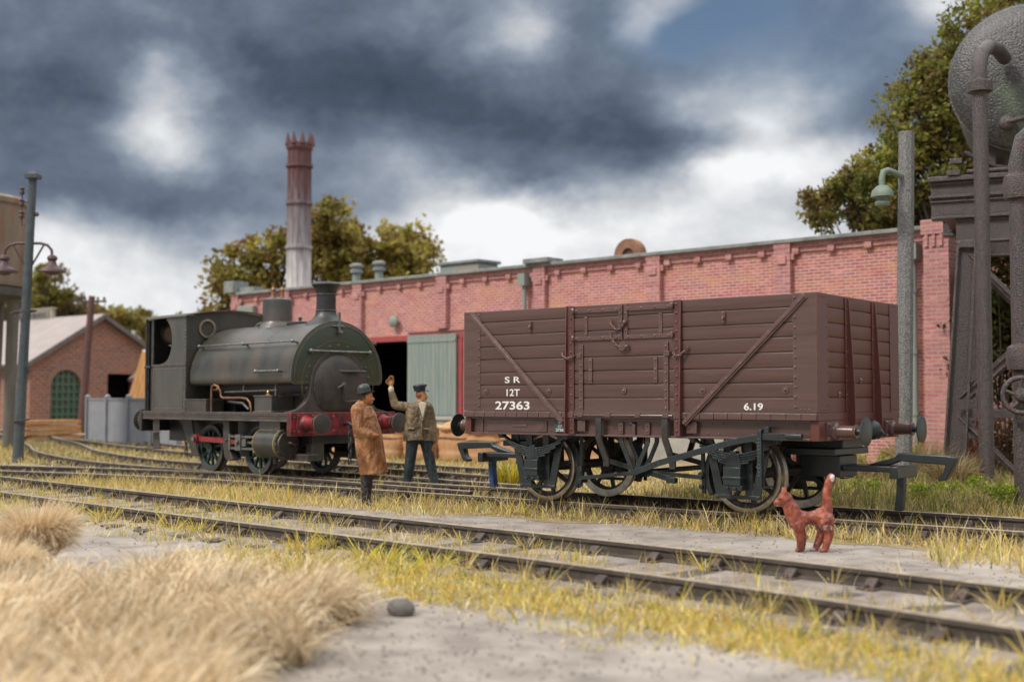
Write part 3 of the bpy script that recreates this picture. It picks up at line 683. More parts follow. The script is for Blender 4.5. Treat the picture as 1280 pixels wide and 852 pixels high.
g = MB(); g.prism([(-1.13, .97), (-1.10, .955), (-.95, .955), (-.92, .97), (-.92, 1.10), (-.95, 1.115), (-1.10, 1.115), (-1.13, 1.10)], 'xz', -1.150, -1.131); pl = g.build('number_plate', m_plate, wg, bevel=.002)
text('S R', 'plate_lettering', m_white, pl, -1.06, -.99, 1.065, 1.095, -1.151, .02); text('12T', 'plate_lettering', m_white, pl, -1.06, -.99, 1.02, 1.05, -1.151, .02); text('27363', 'plate_lettering', m_white, pl, -1.10, -.95, .965, 1.005, -1.151, .04)

# ------------------------------------------------------------------ saddle tank engine
m_lgreen = mat('engine_green_grime', (.030, .036, .028), (.065, .056, .046), 3.0, .32, .25, 45, c3=(.08, .06, .046), s3=1.6, spec=.7, stretch=(1, 1, .45), edge=(.17, .14, .11), erad=.03, eamt=1)
m_lbrown = mat('engine_sooty_brown', (.078, .063, .052), (.036, .032, .029), 4, .45, .35, 45, edge=(.19, .15, .12), erad=.03, eamt=1)
m_lfront = mat('tank_end_green', (.030, .050, .026), (.052, .050, .032), 4, .36, .25, 50, edge=(.14, .13, .08), erad=.03, eamt=1)
m_black = mat('engine_black', (.012, .013, .014), (.026, .024, .022), 5, .4, .25, 40, spec=.6, edge=(.10, .10, .095), erad=.03, eamt=1)
m_red = mat('buffer_beam_red', (.30, .025, .03), (.06, .016, .018), 7, .42, .3, 50, contrast=(.38, .6), edge=(.42, .30, .26))
m_red2 = mat('rod_red', (.35, .03, .03), (.16, .03, .03), 9, .5)
m_green = mat('wheel_green', (.028, .062, .053), (.015, .03, .027), 8, .5)
m_steel = mat('worn_steel', (.3, .28, .26), (.14, .13, .12), 15, .35, metal=.7)
m_copper = mat('copper_pipe', (.30, .15, .08), (.16, .09, .06), 10, .5, metal=.5)
m_brass = mat('brass_fitting', (.55, .33, .1), (.3, .18, .07), 10, .35, metal=.7)
m_glass = mat('cab_pane_backlight', (.62, .52, .42), (.45, .38, .3), 6, .3)  # pale pane colour stands in for daylight behind the rear cab window
m_rim = mat('worn_brass_rim', (.36, .27, .19), (.2, .16, .12), 9, .45, metal=.4)
LA = R_(-6.225)
lc = root('steam_engine', (-9.119, 1.282, ZR), LA, 'weathered dark green saddle tank steam engine with red buffer beam beside the two men', 'steam engine')
g = MB(); g.box(-3.70, 1.50, -1.16, 1.16, 1.10, 1.156)
for s in (-1, 1): g.box(-3.70, 1.44, *sorted((s*1.10, s*1.15)), .995, 1.10)
for s in (-1, 1): g.box(-3.70, 1.44, *sorted((s*1.15, s*1.158)), 1.0, 1.02)
g.build('footplate', m_lbrown, lc, bevel=.008)
g = MB(); g.box(1.45, 1.574, -1.173, 1.173, .75, 1.16)
for y in (-1.09, -.65, -.25, .25, .65, 1.09):
    for z in (.83, 1.08): g.rivet((1.574, y, z), (1, 0, 0), .022)
g.build('buffer_beam', m_red, lc, bevel=.006)
g = MB(); g.box(-3.80, -3.70, -1.173, 1.173, .75, 1.156); g.build('buffer_beam', m_black, lc, bevel=.006)
for e, X0, mm in ((1, 1.574, m_red), (-1, -3.80, m_lbrown)):
    for y in (-.869, .869):
        g = MB(); g.box(*sorted((X0, X0+e*.03)), y-.19, y+.19, .80, 1.13)
        g.lathe([(.15, X0+e*.03), (.135, X0+e*.06), (.12, X0+e*.10), (.115, X0+e*.30), (.13, X0+e*.32), (.13, X0+e*.36)] if e > 0 else [(.20, X0+e*.02), (.20, X0+e*.27), (.16, X0+e*.30)], (0, y, .965), 'X', 24)
        for a in (-.15, .15):
            for c in (.83, 1.10): g.rivet((X0+e*.03, y+a, c), (e, 0, 0), .02)
        bf = g.build('buffer', mm, lc, smooth=40)
        x0 = X0+(e*.36 if e > 0 else -.30); ex = .14 if e > 0 else .10; rh = 1 if e > 0 else 1.25
        g = MB(); g.lathe([(.06, x0), (.06, x0+e*ex*.6), (.17*rh, x0+e*ex*.75), (.185*rh, x0+e*ex*.85), (.185*rh, x0+e*ex), (.12*rh, x0+e*(ex+.015)), (.01, x0+e*(ex+.02))], (0, y, .965), 'X', 32); g.build('buffer_head', m_lbrown, bf, smooth=35)
    g = MB(); x0 = X0; g.tube([(x0, 0, .95), (x0+e*.14, 0, .97), (x0+e*.2, 0, .93), (x0+e*.16, 0, .87)], .035, 8)
    P = [(x0+e*.15, 0, .9), (x0+e*.15, 0, .25)]
    for k in range(6): c = Vector((x0+e*.15, 0, .85-k*.11)); a = k % 2; g.tube([c+Vector((0 if a else .03*math.sin(w), .03*math.sin(w) if a else 0, .075*math.cos(w))) for w in [2*PI*q/8 for q in range(9)]], .014, 5)
    g.build('coupling_chain', m_black, lc, smooth=60)
# tank
def arch(r, zc, zb, n=30, rc=.09):
    P = [(r*math.cos(PI*i/n), zc+r*math.sin(PI*i/n)) for i in range(n+1)]       # (y,z) from +y over the top to -y
    for k in range(1, 5): a = PI+k*PI/8; P.append((-r+rc+rc*math.cos(a), zb+rc+rc*math.sin(a)))
    for k in range(0, 4): a = 1.5*PI+k*PI/8; P.append((r-rc+rc*math.cos(a), zb+rc+rc*math.sin(a)))
    return P
g = MB(); A = arch(1.03, 1.79, 1.66); g.prism(A, 'yz', -2.06, 1.35)
tk = g.build('saddle_tank', m_lgreen, lc, smooth=40)
b = MB()
for xx in (-.85, .25, ):
    for k in range(34):
        a = PI*(1-k/33*.98); b.rivet((xx, 1.03*math.cos(a), 1.79+1.03*math.sin(a)), (0, math.cos(a), math.sin(a)), .011)
b.build('rivet_row', m_lgreen, tk)
# tank end plate: arch with inner ring cut away as a strip
g = MB(); no = 40
outer = arch(1.0, 1.79, 1.69, 30, .08); ri = .62
inn = []
for (y, z) in outer:
    a = math.atan2(z-1.66, y); a = a if a > -.3 else (a if a > -PI/2 else a)
    inn.append((ri*math.cos(a), 1.66+ri*math.sin(a)))
V1 = [g.b.verts.new((1.353, y, z)) for y, z in outer]; V2 = [g.b.verts.new((1.353, y, z)) for y, z in inn]
V3 = [g.b.verts.new((1.362, y*.985, 1.75+(z-1.75)*.985)) for y, z in outer]; V4 = [g.b.verts.new((1.362, y, z)) for y, z in inn]
n = len(outer)
for i in range(30+1+4-1):
    g.f([V1[i], V1[i+1], V3[i+1], V3[i]]); g.f([V3[i], V3[i+1], V4[i+1], V4[i]])
for i in range(35, n-1): g.f([V1[i], V1[i+1], V3[i+1], V3[i]]); g.f([V3[i], V3[i+1], V4[i+1], V4[i]])
g.f([V1[-1], V1[0], V3[0], V3[-1]]); g.f([V3[-1], V3[0], V4[0], V4[-1]])
g.f([V3[34], V3[35], V4[35], V4[34]])
for k in range(13):
    a = PI*(1.03-k/12*1.06); g.rivet((1.364, .71*math.cos(a), 1.66+.71*math.sin(a)), (1, 0, 0), .026)
g.build('tank_end_plate', m_lfront, tk, smooth=35)
b = MB(); b.tube([(1.364, .955*y, 1.75+(z-1.75)*.955) for y, z in outer+outer[:1]], .006, 5); b.tube([(1.364, .80*math.cos(PI*k/30), 1.66+.80*math.sin(PI*k/30)) for k in range(-2, 33)], .006, 5)
b.build('lining', mat('faded_orange_lining', (.20, .13, .05), (.10, .07, .035), 8, .6), tk, smooth=60)
# boiler, smokebox
g = MB(); g.cyl((-2.0, 0, 1.62), (1.30, 0, 1.62), .58, n=40); g.box(-2.1, -1.2, -.55, .55, .7, 1.5); g.build('boiler', m_black, lc, smooth=40)
g = MB(); P = [(-.60+0, 2.0)]
P = []
for k in range(13): a = PI*k/12; P.append((.63*math.cos(a), 1.66+.63*math.sin(a)))
P += [(-.66, 1.45), (-.74, 1.33), (-.88, 1.22), (-1.14, 1.157), (1.14, 1.157), (.88, 1.22), (.74, 1.33), (.66, 1.45)]
g.prism(P, 'yz', 1.28, 1.385); g.box(.6, 1.3, -.6, .6, 1.157, 1.5); sbx = g.build('smokebox', m_lbrown, lc, bevel=.008)
g = MB(); g.lathe([(.56, 1.385), (.56, 1.40), (.53, 1.415), (.51, 1.43), (.40, 1.462), (.25, 1.48), (.01, 1.49)], (0, 0, 1.63), 'X', 48)
dr = g.build('smokebox_door', m_lbrown, lc, smooth=40)
g = MB(); g.cyl((1.48, 0, 1.66), (1.56, 0, 1.66), .05, n=14); g.tube([(1.56, 0, 1.67), (1.57, -.16, 1.60)], .022, 8); g.tube([(1.53, .02, 1.66), (1.54, .02, 1.35), (1.54, .34, 1.37)], .022, 8); g.tube([(1.45, -.05, 1.90), (1.50, 0, 1.90), (1.50, .52, 1.90)], .026, 8)
g.build('door_handle', m_lbrown, dr, smooth=60)
g = MB()
for z, y0, y1 in ((2.26, -.68, .72),):
    g.cyl((1.42, y0, z), (1.42, y1, z), .02, n=8)
    for y in (y0+.04, y1-.04): g.cyl((1.34, y, z), (1.43, y, z), .035, n=8); g.ell((1.42, y, z), .04, 8, 5)
g.build('handrail', m_steel, lc, smooth=60)
g = MB(); g.box(1.36, 1.40, -.03, .03, 2.60, 2.98); g.box(1.40, 1.46, -.03, .03, 2.60, 2.64); g.build('lamp_iron', m_steel, lc, bevel=.005)
for s in (-1, 1):
    g = MB(); z = 2.43; y = s*.93
    g.cyl((-1.95, y, z), (1.30, y, z), .016, n=8)
    for x in (-1.9, -.35, 1.25): g.cyl((x, s*.78, z-.02), (x, y, z), .022, n=8); g.ell((x, y, z), .036, 8, 5)
    g.build('handrail', m_steel if s < 0 else m_black, lc, smooth=60)
    g = MB(); g.cyl((.32, s*1.10, 1.90), (1.08, s*1.10, 1.90), .022, n=8)
    for x in (.34, 1.05): g.cyl((x, s*1.0, 1.90), (x, s*1.1, 1.90), .022, n=8); g.ell((x, s*1.1, 1.90), .036, 8, 5)
    g.build('handrail', m_steel, lc, smooth=60)
# chimney, dome, filler
g = MB(); g.lathe([(.42, 2.72), (.36, 2.80), (.25, 2.87), (.20, 2.95), (.187, 3.0), (.192, 3.01), (.192, 3.03), (.182, 3.04), (.178, 3.30), (.192, 3.31), (.192, 3.33), (.183, 3.34), (.205, 3.42), (.25, 3.48), (.268, 3.50), (.268, 3.52), (.23, 3.55), (.17, 3.55), (.15, 3.40)], (.98, 0, 0), 'Z', 40); g.build('chimney', m_black, lc, smooth=30)
g = MB(); g.lathe([(.40, 2.72), (.34, 2.82), (.295, 2.87), (.285, 2.9), (.283, 3.27), (.27, 3.32), (.22, 3.35), (.01, 3.36)], (-.60, 0, 0), 'Z', 40); dm = g.build('steam_dome', m_lgreen, lc, smooth=30)
g = MB()
for y, x in ((-.07, -.64), (.07, -.55)): g.lathe([(.06, 3.35), (.045, 3.38), (.042, 3.5), (.055, 3.51), (.05, 3.53), (.025, 3.56), (.02, 3.58)], (x, y, 0), 'Z', 14)
g.build('safety_valve', m_copper, dm, smooth=30)
g = MB(); g.lathe([(.26, 2.80), (.26, 2.845), (.24, 2.86), (.01, 2.87)], (.16, 0, 0), 'Z', 28); g.lathe([(.03, 2.86), (.025, 2.91), (.045, 2.93), (.03, 2.95), (.01, 2.955)], (.16, 0, 0), 'Z', 12); g.build('filler_lid', m_black, lc, smooth=30)
# cab
def arc(y0, y1, zE, zC, n=14): return [(y0+(y1-y0)*i/n, zE+(zC-zE)*(1-((2*i/n-1))**2)) for i in range(n+1)]
g = MB()
for s in (-1, 1):
    P = [(-3.42, 1.157), (-2.13, 1.157), (-2.13, 3.02), (-2.86, 3.02)]
    for k in range(13):
        t = k/12; a = R_(70-t*150); P.append((-3.03+.36*math.cos(a), 2.57+.45*math.sin(a)))
    P += [(-3.2, 2.085), (-3.42, 2.08)]
    g.prism(P, 'xz', s*1.07, s*1.09)
g.build('cab_side', m_lgreen, lc, bevel=.004)
g = MB()
for s in (-1, 1):
    g.box(-3.44, -2.12, *sorted((s*1.09, s*1.112)), 2.06, 2.095)
    for zz in (1.2, 2.05): pass
    for k in range(24): g.rivet((-2.16, s*1.09, 1.22+k*.076), (0, s, 0), .018)
    g.box(-3.38, -3.36, *sorted((s*1.09, s*1.096)), 1.2, 2.02); g.box(-2.25, -2.23, *sorted((s*1.09, s*1.096)), 1.2, 2.02); g.box(-3.36, -2.25, *sorted((s*1.09, s*1.096)), 1.99, 2.01); g.box(-3.36, -2.25, *sorted((s*1.09, s*1.096)), 1.2, 1.215)
g.build('cab_beading', m_lbrown, lc, bevel=.003)
for X0, dx, nm in ((-2.13, .02, 'cab_front'), (-3.62, .02, 'cab_back')):
    g = MB(); top = arc(-1.08, 1.08, 3.0, 3.155); P = [(1.08, 1.157), (-1.08, 1.157)]+top
    # plate with two round windows: filled as strips round the holes
    me_b = g.b; ys_ = [-1.08, -.83, -.43, 0, .43, .83, 1.08]
    g.prism(P, 'yz', X0-dx, X0) if nm == 'cab_front' else g.box(X0-dx, X0, -1.08, 1.08, 1.157, 2.5)
    if nm == 'cab_back':
        g.prism([(1.08, 2.98), (-1.08, 2.98)]+top, 'yz', X0-dx, X0)
        for ya, yb in ((-1.08, -.80), (-.40, .40), (.80, 1.08)): g.box(X0-dx, X0, ya, yb, 2.5, 2.98)
        for yc in (-.6, .6):
            g.lathe([(.17, X0-.03), (.22, X0-.03), (.22, X0+.03), (.17, X0+.03), (.17, X0-.03)], (0, yc, 2.74), 'X', 24, caps=False)
            for cyy, czz in ((-1, -1), (-1, 1), (1, -1), (1, 1)): g.prism([(yc+cyy*.2, 2.74+czz*.24), (yc+cyy*.2, 2.74+czz*.03), (yc+cyy*.14, 2.74+czz*.14), (yc+cyy*.03, 2.74+czz*.2), (yc+cyy*.03, 2.74+czz*.24)], 'yz', X0-dx, X0)
    cf = g.build(nm, m_lgreen if nm == 'cab_front' else m_black, lc)
    for yc in ((-.63, .63) if nm == 'cab_front' else (-.6, .6)):
        zc_ = 2.80 if nm == 'cab_front' else 2.74
        g = MB(); g.lathe([(.14, X0), (.185, X0), (.19, X0+.035), (.15, X0+.04), (.14, X0)], (0, yc, zc_), 'X', 28, caps=False); wn = g.build('cab_window', m_rim, cf, smooth=35)
        g = MB(); g.cyl((X0+.004, yc, zc_), (X0+.012, yc, zc_), .165, n=28); g.build('window_glass', m_lbrown if nm == 'cab_front' else m_glass, wn)
g = MB(); t1 = arc(-1.14, 1.14, 3.02, 3.165); t2 = arc(-1.14, 1.14, 3.045, 3.19); g.prism(t1+t2[::-1], 'yz', -3.78, -2.06); g.build('cab_roof', m_lgreen, lc, smooth=30)
g = MB()
for s in (-1, 1):
    g.cyl((-3.68, s*1.09, 1.157), (-3.68, s*1.09, 3.04), .03, n=10); g.cyl((-3.50, s*1.09, 2.05), (-3.72, s*1.09, 2.05), .035, n=10); g.box(-3.50, -3.42, *sorted((s*1.06, s*1.085)), 1.157, 3.02)
g.build('cab_pillar', m_black, lc, smooth=40)
# footplate fittings
for s in (-1, 1):
    g = MB(); g.box(-2.10, -1.36, *sorted((s*1.10, s*.70)), 1.157, 1.38); g.box(-2.12, -1.34, *sorted((s*1.115, s*.68)), 1.38, 1.40); g.build('tool_box', m_lbrown, lc, bevel=.006)
    g = MB(); g.box(.32, .86, *sorted((s*1.10, s*.62)), 1.157, 1.44); g.box(.30, .88, *sorted((s*1.12, s*.60)), 1.44, 1.465); g.box(.30, .88, *sorted((s*1.12, s*.60)), 1.157, 1.18); sb = g.build('sand_box', m_lgreen, lc, bevel=.006)
    g = MB(); g.lathe([(.07, 1.465), (.05, 1.48), (.035, 1.50), (.05, 1.53), (.035, 1.56), (.01, 1.565)], (.45, s*.88, 0), 'Z', 14); g.build('sand_filler', m_brass, sb, smooth=40)
    g = MB(); g.tube([(-1.28, s*1.02, 1.157), (-1.28, s*1.02, 1.55), (-1.26, s*1.02, 1.64), (-1.18, s*1.02, 1.67), (-1.08, s*1.0, 1.64), (-1.03, s*.98, 1.56), (-1.02, s*.97, 1.45), (-.95, s*.97, 1.42), (-.3, s*.97, 1.42), (-.12, s*.97, 1.40), (-.02, s*.97, 1.33), (.02, s*.97, 1.2), (.02, s*.97, 1.157)], .024, 8); g.build('injector_pipe', m_copper, lc, smooth=60)
    g = MB(); g.cyl((-1.0, s*.9, 1.53), (.75, s*.9, 1.56), .018, n=8); g.cyl((-.35, s*.9, 1.53), (-.35, s*.9, 1.70), .018, n=8); g.cyl((.7, s*.9, 1.47), (.7, s*.9, 1.66), .018, n=8); g.tube([(-1.1, s*.75, 1.35), (-.6, s*.75, 1.32), (-.4, s*.75, 1.2)], .03, 8); g.build('reach_rod', m_steel, lc, smooth=60)
    g = MB(); g.cyl((-1.5, s*.85, 1.58), (-1.25, s*.85, 1.58), .025, n=8); g.ell((-1.12, s*.98, 1.6), .035, 8, 5); g.build('valve', m_brass, lc, smooth=60)
    # frames, cylinders, motion
    g = MB(); g.prism([(-3.6, 1.09), (-2.85, 1.09), (-2.70, .95), (-2.45, .55), (-2.30, .34), (-2.0, .31), (-2.0, .5), (-1.1, .5), (-.9, .3), (-.6, .3), (-.4, .5), (1.0, .5), (1.4, .6), (1.42, 1.09)], 'xz', s*.60, s*.64); g.build('frame_plate', m_black, lc)
    g = MB(); g.prism([(-2.80, 1.0), (-2.62, .9), (-2.35, .52), (-2.22, .32), (-1.98, .31), (-2.12, .62), (-2.2, .8), (-2.26, 1.0)], 'xz', s*.84, s*.88); g.build('frame_bracket', m_lbrown, lc, bevel=.005)
    g = MB(); g.prism([(-.92, 1.0), (-.72, 1.0), (-.70, .45), (-.58, .28), (-.72, .24), (-.86, .3), (-.92, .5)], 'xz', s*.78, s*.98); g.cyl((-.80, s*.98, .62), (-.80, s*1.0, .62), .03, n=8); g.build('motion_bracket', m_lbrown, lc, bevel=.006)
    g = MB(); g.cyl((.40, s*.93, .60), (1.08, s*.93, .60), .265, n=36); g.box(.42, 1.06, *sorted((s*.66, s*1.05)), .70, .995)
    cy_ = g.build('cylinder', m_lgreen, lc, smooth=40)
    g = MB(); g.lathe([(.27, 1.08), (.27, 1.12), (.22, 1.13), (.21, 1.16), (.01, 1.17)], (0, s*.93, .60), 'X', 36)
    for k in range(10): a = 2*PI*k/10; g.rivet((1.12, s*.93+.245*math.cos(a), .60+.245*math.sin(a)), (1, 0, 0), .022)
    g.tube([(1.17, s*.93, .62), (1.24, s*.93, .62), (1.24, s*.93+.1, .58)], .02, 8); g.build('cylinder_cover', m_lbrown, cy_, smooth=35)
    g = MB()
    for xx in (.41, 1.06): g.lathe([(.262, xx), (.274, xx), (.274, xx+.015), (.262, xx+.015), (.262, xx)], (0, s*.93, .60), 'X', 36, caps=False)
    g.build('cylinder_band', mat('yellow_lining%d' % (s+1), (.5, .42, .08), (.2, .19, .08), 12, .6) if s < 0 else m_lgreen, cy_, smooth=40)
    g = MB(); g.box(.55, 1.55, *sorted((s*.55, s*.80)), .30, .42); g.box(1.25, 1.43, *sorted((s*.35, s*.62)), .30, .76); g.box(.75, .82, *sorted((s*.9, s*.98)), .24, .34); g.build('cylinder_casting', m_lbrown, lc, bevel=.01)
    g = MB()
    for z in (.70, .48): g.box(-.70, .40, *sorted((s*.90, s*.98)), z-.022, z+.022)
    g.cyl((-.3, s*.94, .59), (.42, s*.94, .59), .03, n=10); g.box(-.72, -.66, *sorted((s*.88, s*.99)), .44, .74); g.build('slide_bar', m_steel, lc, bevel=.004)
    g = MB(); g.box(-.48, -.30, *sorted((s*.88, s*1.0)), .44, .74); g.cyl((-.39, s*1.0, .59), (-.39, s*1.04, .59), .045, n=12); g.box(-.25, -.12, *sorted((s*.9, s*1.0)), .52, .66); g.build('crosshead', m_steel, lc, bevel=.006)
    g = MB(); g.bar((-1.93, s*.93, .63), (-.39, s*.96, .59), .10, .035, up=(0, 1, 0), w2=.08); g.cyl((-1.93, s*.88, .63), (-1.93, s*1.0, .63), .085, n=16); g.build('connecting_rod', m_red2, lc, bevel=.005)
    g = MB(); g.bar((-1.93, s*.86, .63), (-.26, s*.86, .63), .075, .03, up=(0, 1, 0)); g.cyl((-.26, s*.83, .63), (-.26, s*.9, .63), .07, n=14); g.build('coupling_rod', m_red2, lc, bevel=.005)
    g = MB(); g.cyl((-1.93, s*1.0, .63), (-1.93, s*1.04, .63), .05, n=12); g.build('crank_pin', m_steel, lc, smooth=40)
    for x in (-1.686, -.013):
        g = MB(); ya = s*.70; Rw = .45
        g.lathe([(Rw-.06, ya), (Rw-.06, ya-s*.04), (Rw+.03, ya-s*.045), (Rw+.03, ya-s*.02), (Rw, ya), (Rw-.003, ya+s*.09), (Rw-.06, ya+s*.09), (Rw-.06, ya)], (x, 0, Rw), 'Y', 48, caps=False)
        wh = g.build('wheel', m_lbrown, lc, smooth=35)
        g = MB(); g.lathe([(Rw-.058, ya-s*.02), (Rw-.055, ya+s*.092), (Rw-.11, ya+s*.07), (Rw-.11, ya), (Rw-.058, ya-s*.02)], (x, 0, Rw), 'Y', 48, caps=False)
        for k in range(11):
            a = 2*PI*k/11+.2; g.bar((x+math.cos(a)*.08, ya+s*.04, Rw+math.sin(a)*.08), (x+math.cos(a)*(Rw-.09), ya+s*.04, Rw+math.sin(a)*(Rw-.09)), .05, .05, up=(0, 1, 0), w2=.034)
        g.cyl((x, ya-s*.02, Rw), (x, ya+s*.12, Rw), .10, n=20); g.bar((x, ya+s*.10, Rw), (x-.247, ya+s*.10, Rw+.18), .15, .05, up=(0, 1, 0), w2=.12)
        g.build('wheel_spokes', m_green, wh, smooth=35)
    g = MB(); g.box(-3.45, -3.15, *sorted((s*1.0, s*1.14)), .985, .995); g.prism([(-3.42, 1.0), (-3.16, 1.0), (-3.17, .7), (-3.12, .42), (-3.40, .42), (-3.40, .7)], 'xz', s*1.06, s*1.075)
    g.box(-3.50, -3.10, *sorted((s*1.0, s*1.22)), .40, .42); g.box(-3.50, -3.14, *sorted((s*1.04, s*1.2)), .72, .735); g.build('cab_step', m_lbrown, lc, bevel=.004)
for x in (-1.686, -.013):
    g = MB(); g.cyl((x, -.75, .45), (x, .75, .45), .07, n=14); g.build('axle', m_black, lc, smooth=40)
g = MB(); g.box(1.1, 1.45, -.62, .62, .6, 1.09); g.box(-3.6, -2.2, -.6, .6, .55, 1.09); g.box(-2.0, 1.1, -.5, .5, .85, 1.09); g.build('frame_stretcher', m_black, lc)
g = MB(); g.ell((-2.75, -.35, 2.3), (.2, .18, .28), 10, 7); g.cyl((-2.6, -.35, 1.2), (-2.3, -.2, 2.0), .5, .3, n=12); g.box(-3.0, -2.2, -.9, .9, 1.157, 1.9); g.build('cab_controls', m_black, lc, smooth=60)

# ------------------------------------------------------------------ brick works
FA = R_(-2.866); FO = (-1.34, 13.38, 0)
m_brick = brick_mat('works_brick', (.47, .175, .15), (.34, .11, .11), (.60, .42, .40), (.56, .27, .13), (.42, .10, .10), bh=.078, bw=.24, msize=.014, bump=.8)
m_pink = brick_mat('works_pilaster_brick', (.46, .19, .18), (.37, .14, .145), (.50, .34, .31), (.52, .27, .22), (.38, .13, .14), bump=1.0, msize=.016, bh=.095, bw=.26)
m_cope = mat('coping_stone', (.27, .285, .275), (.16, .17, .165), 3, .85, .4, 20)
m_dgreen = mat('pale_green_paint', (.22, .27, .24), (.25, .265, .24), 3, .7, .3, 20, c3=(.3, .25, .2), s3=1.0, stretch=(1, 1, .2))
m_door = mat('green_door_boards', (.17, .235, .22), (.27, .285, .255), 4, .75, .3, 20, stretch=(2, 2, .15))
m_redt = mat('red_timber', (.38, .06, .06), (.25, .06, .06), 4, .7)
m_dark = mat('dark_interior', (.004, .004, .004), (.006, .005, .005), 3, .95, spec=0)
m_roofg = mat('works_roof_felt', (.16, .17, .17), (.11, .12, .12), 2, .9, .3)
fb = root('brick_factory', FO, FA, 'long low red brick works building with stone coping behind the wagon', 'factory')
DX0, DX1, DZ = -19.9, -14.75, 3.62      # doorway
g = MB(); x0 = -26.6
g.box(DX1, .0, 0, .35, 0, 5.3); g.box(x0, DX0, 0, .35, 0, 5.3); g.box(DX0, DX1, 0, .35, DZ, 5.3)
g.box(x0, x0+.35, .35, 9, 0, 5.3); g.box(.24, .59, .35, 9, 0, 5.3)
g.build('wall', m_brick, fb)
g = MB()
g.box(x0, .0, -.07, .35, 5.30, 5.42); g.box(x0, .0, -.05, 0, 5.18, 5.22); g.box(x0, .0, -.035, 0, 5.22, 5.30); g.box(-17.2, -12.2, -.06, 0, 3.70, 3.76)
x = -.4
while x > x0: g.box(x-.16, x+.02, -.12, -.036, 5.13, 5.28) if True else 0; x -= .95
g.build('cornice', m_pink, fb, bevel=.01)
for xc in (-3.66, -7.54, -11.57, -15.58, -19.55, -23.4, -26.4):
    g = MB(); g.box(xc-.22, xc+.22, -.16, 0, 3.78 if DX0-.2 < xc < DX1+.2 else 0, 5.30); g.box(xc-.23, xc+.23, -.168, 0, 5.302, 5.42); g.box(xc-.31, xc-.22, -.13, 0, 5.0, 5.16); g.box(xc+.22, xc+.31, -.13, 0, 5.0, 5.16); g.box(xc-.12, xc+.12, -.20, -.16, 4.9, 5.1)
    if xc < -15: pass
    g.build('pilaster', m_pink, fb, bevel=.01)
g = MB(); g.box(.0, .59, -.30, .35, 0, 5.42); g.box(-.04, .63, -.34, .36, 5.28, 5.62)
for k in range(3): g.box(.05+k*.17, .13+k*.17, -.34, -.30, 5.0, 5.28)
g.build('corner_pier', m_pink, fb, bevel=.015)
g = MB(); g.box(-26.4, -.02, -.20, .45, 5.421, 5.52); g.box(-12.05, -11.1, -.32, .4, 5.52, 5.66); g.box(-26.9, -26.3, -.3, .4, 5.52, 5.95); g.box(-26.3, -25.4, -.05, .4, 5.52, 5.7); g.build('coping', m_cope, fb, bevel=.015)
g = MB(); g.box(x0+.35, .24, .45, 9, 5.1, 5.2); g.build('roof', m_roofg, fb)
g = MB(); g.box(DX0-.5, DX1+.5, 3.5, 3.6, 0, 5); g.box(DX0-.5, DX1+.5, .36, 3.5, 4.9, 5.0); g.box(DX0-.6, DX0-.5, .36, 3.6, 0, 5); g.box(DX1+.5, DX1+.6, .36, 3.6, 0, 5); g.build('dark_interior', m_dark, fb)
g = MB(); g.box(DX0, DX1, -.03, .1, DZ-.18, DZ); g.box(DX1-.22, DX1-.02, -.05, .1, 0, DZ-.18); g.box(DX0, DX0+.2, -.05, .1, 0, DZ-.18); g.build('door_frame', m_redt, fb, bevel=.01)
g = MB(); xx = -17.1
while xx < -15.1: g.box(xx, xx+.175, -.14, -.07, 1.06, DZ-.02); xx += .18
g.box(-17.1, -14.95, -.16, -.14, 3.36, 3.44)
g.build('sliding_door', m_door, fb, bevel=.006)
g = MB(); g.box(-20.5, -4.5, -1.0, -.21, 0, .95); g.box(-20.5, -4.5, -1.06, -.21, .95, 1.05); g.build('loading_platform', mat('platform_stone', (.42, .41, .36), (.3, .29, .26), 2, .9, .4, 12), fb, bevel=.01)
def downpipe(x, ztop):
    g = MB(); g.box(x-.13, x+.13, -.34, -.01, ztop-.36, ztop); g.cyl((x, -.18, 0.1), (x, -.18, ztop-.3), .065, n=14)
    for z in (1.2, 2.6, 4.0): g.cyl((x, -.18, z), (x, -.18, z+.1), .085, n=14); g.box(x-.02, x+.02, -.18, 0, z+.02, z+.08)
    g.build('drainpipe', m_dgreen, fb, smooth=35)
downpipe(-12.1, 5.25); downpipe(-.28, 5.12)
g = MB(); g.box(-26.1, -25.2, -.25, -.0, 3.0, 5.0); g.build('vent_duct', m_dgreen, fb, bevel=.05)
g = MB(); g.cyl((-17.72, 0, 4.08), (-17.72, -.1, 4.08), .06, n=10); g.lathe([(.05, -.08), (.16, -.12), (.19, -.2), (.12, -.26), (.02, -.28)], (-17.72, 0, 4.08), 'Y', 20); g.build('wall_lamp', m_dgreen, fb, smooth=40)
def on_f(x, y, z): c, s = math.cos(FA), math.sin(FA); return (FO[0]+c*x-s*y, FO[1]+s*x+c*y, z)
for xv, lb in ((-23.2, 'left of the two pale roof ventilator pipes on the brick works, nearer the steel stack'), (-21.95, 'right of the two pale roof ventilator pipes on the brick works')):
    r = root('roof_ventilator', on_f(xv, 3, 5.2), FA, lb, 'ventilator', 'roof ventilators')
    g = MB(); g.lathe([(.155, 0), (.155, 1.25)], n=18); g.build('pipe', m_dgreen, r, smooth=40)
    g = MB(); g.lathe([(.17, 1.05), (.24, 1.08), (.24, 1.18), (.18, 1.20), (.18, 1.28), (.25, 1.30), (.25, 1.38), (.16, 1.43), (.02, 1.44)], n=20); g.build('cowl', m_cope, r, smooth=30)
r = root('roof_light', on_f(-17.4, 3, 5.2), FA, 'low grey glazed roof box on the brick works, left of the wagon top', 'roof light')
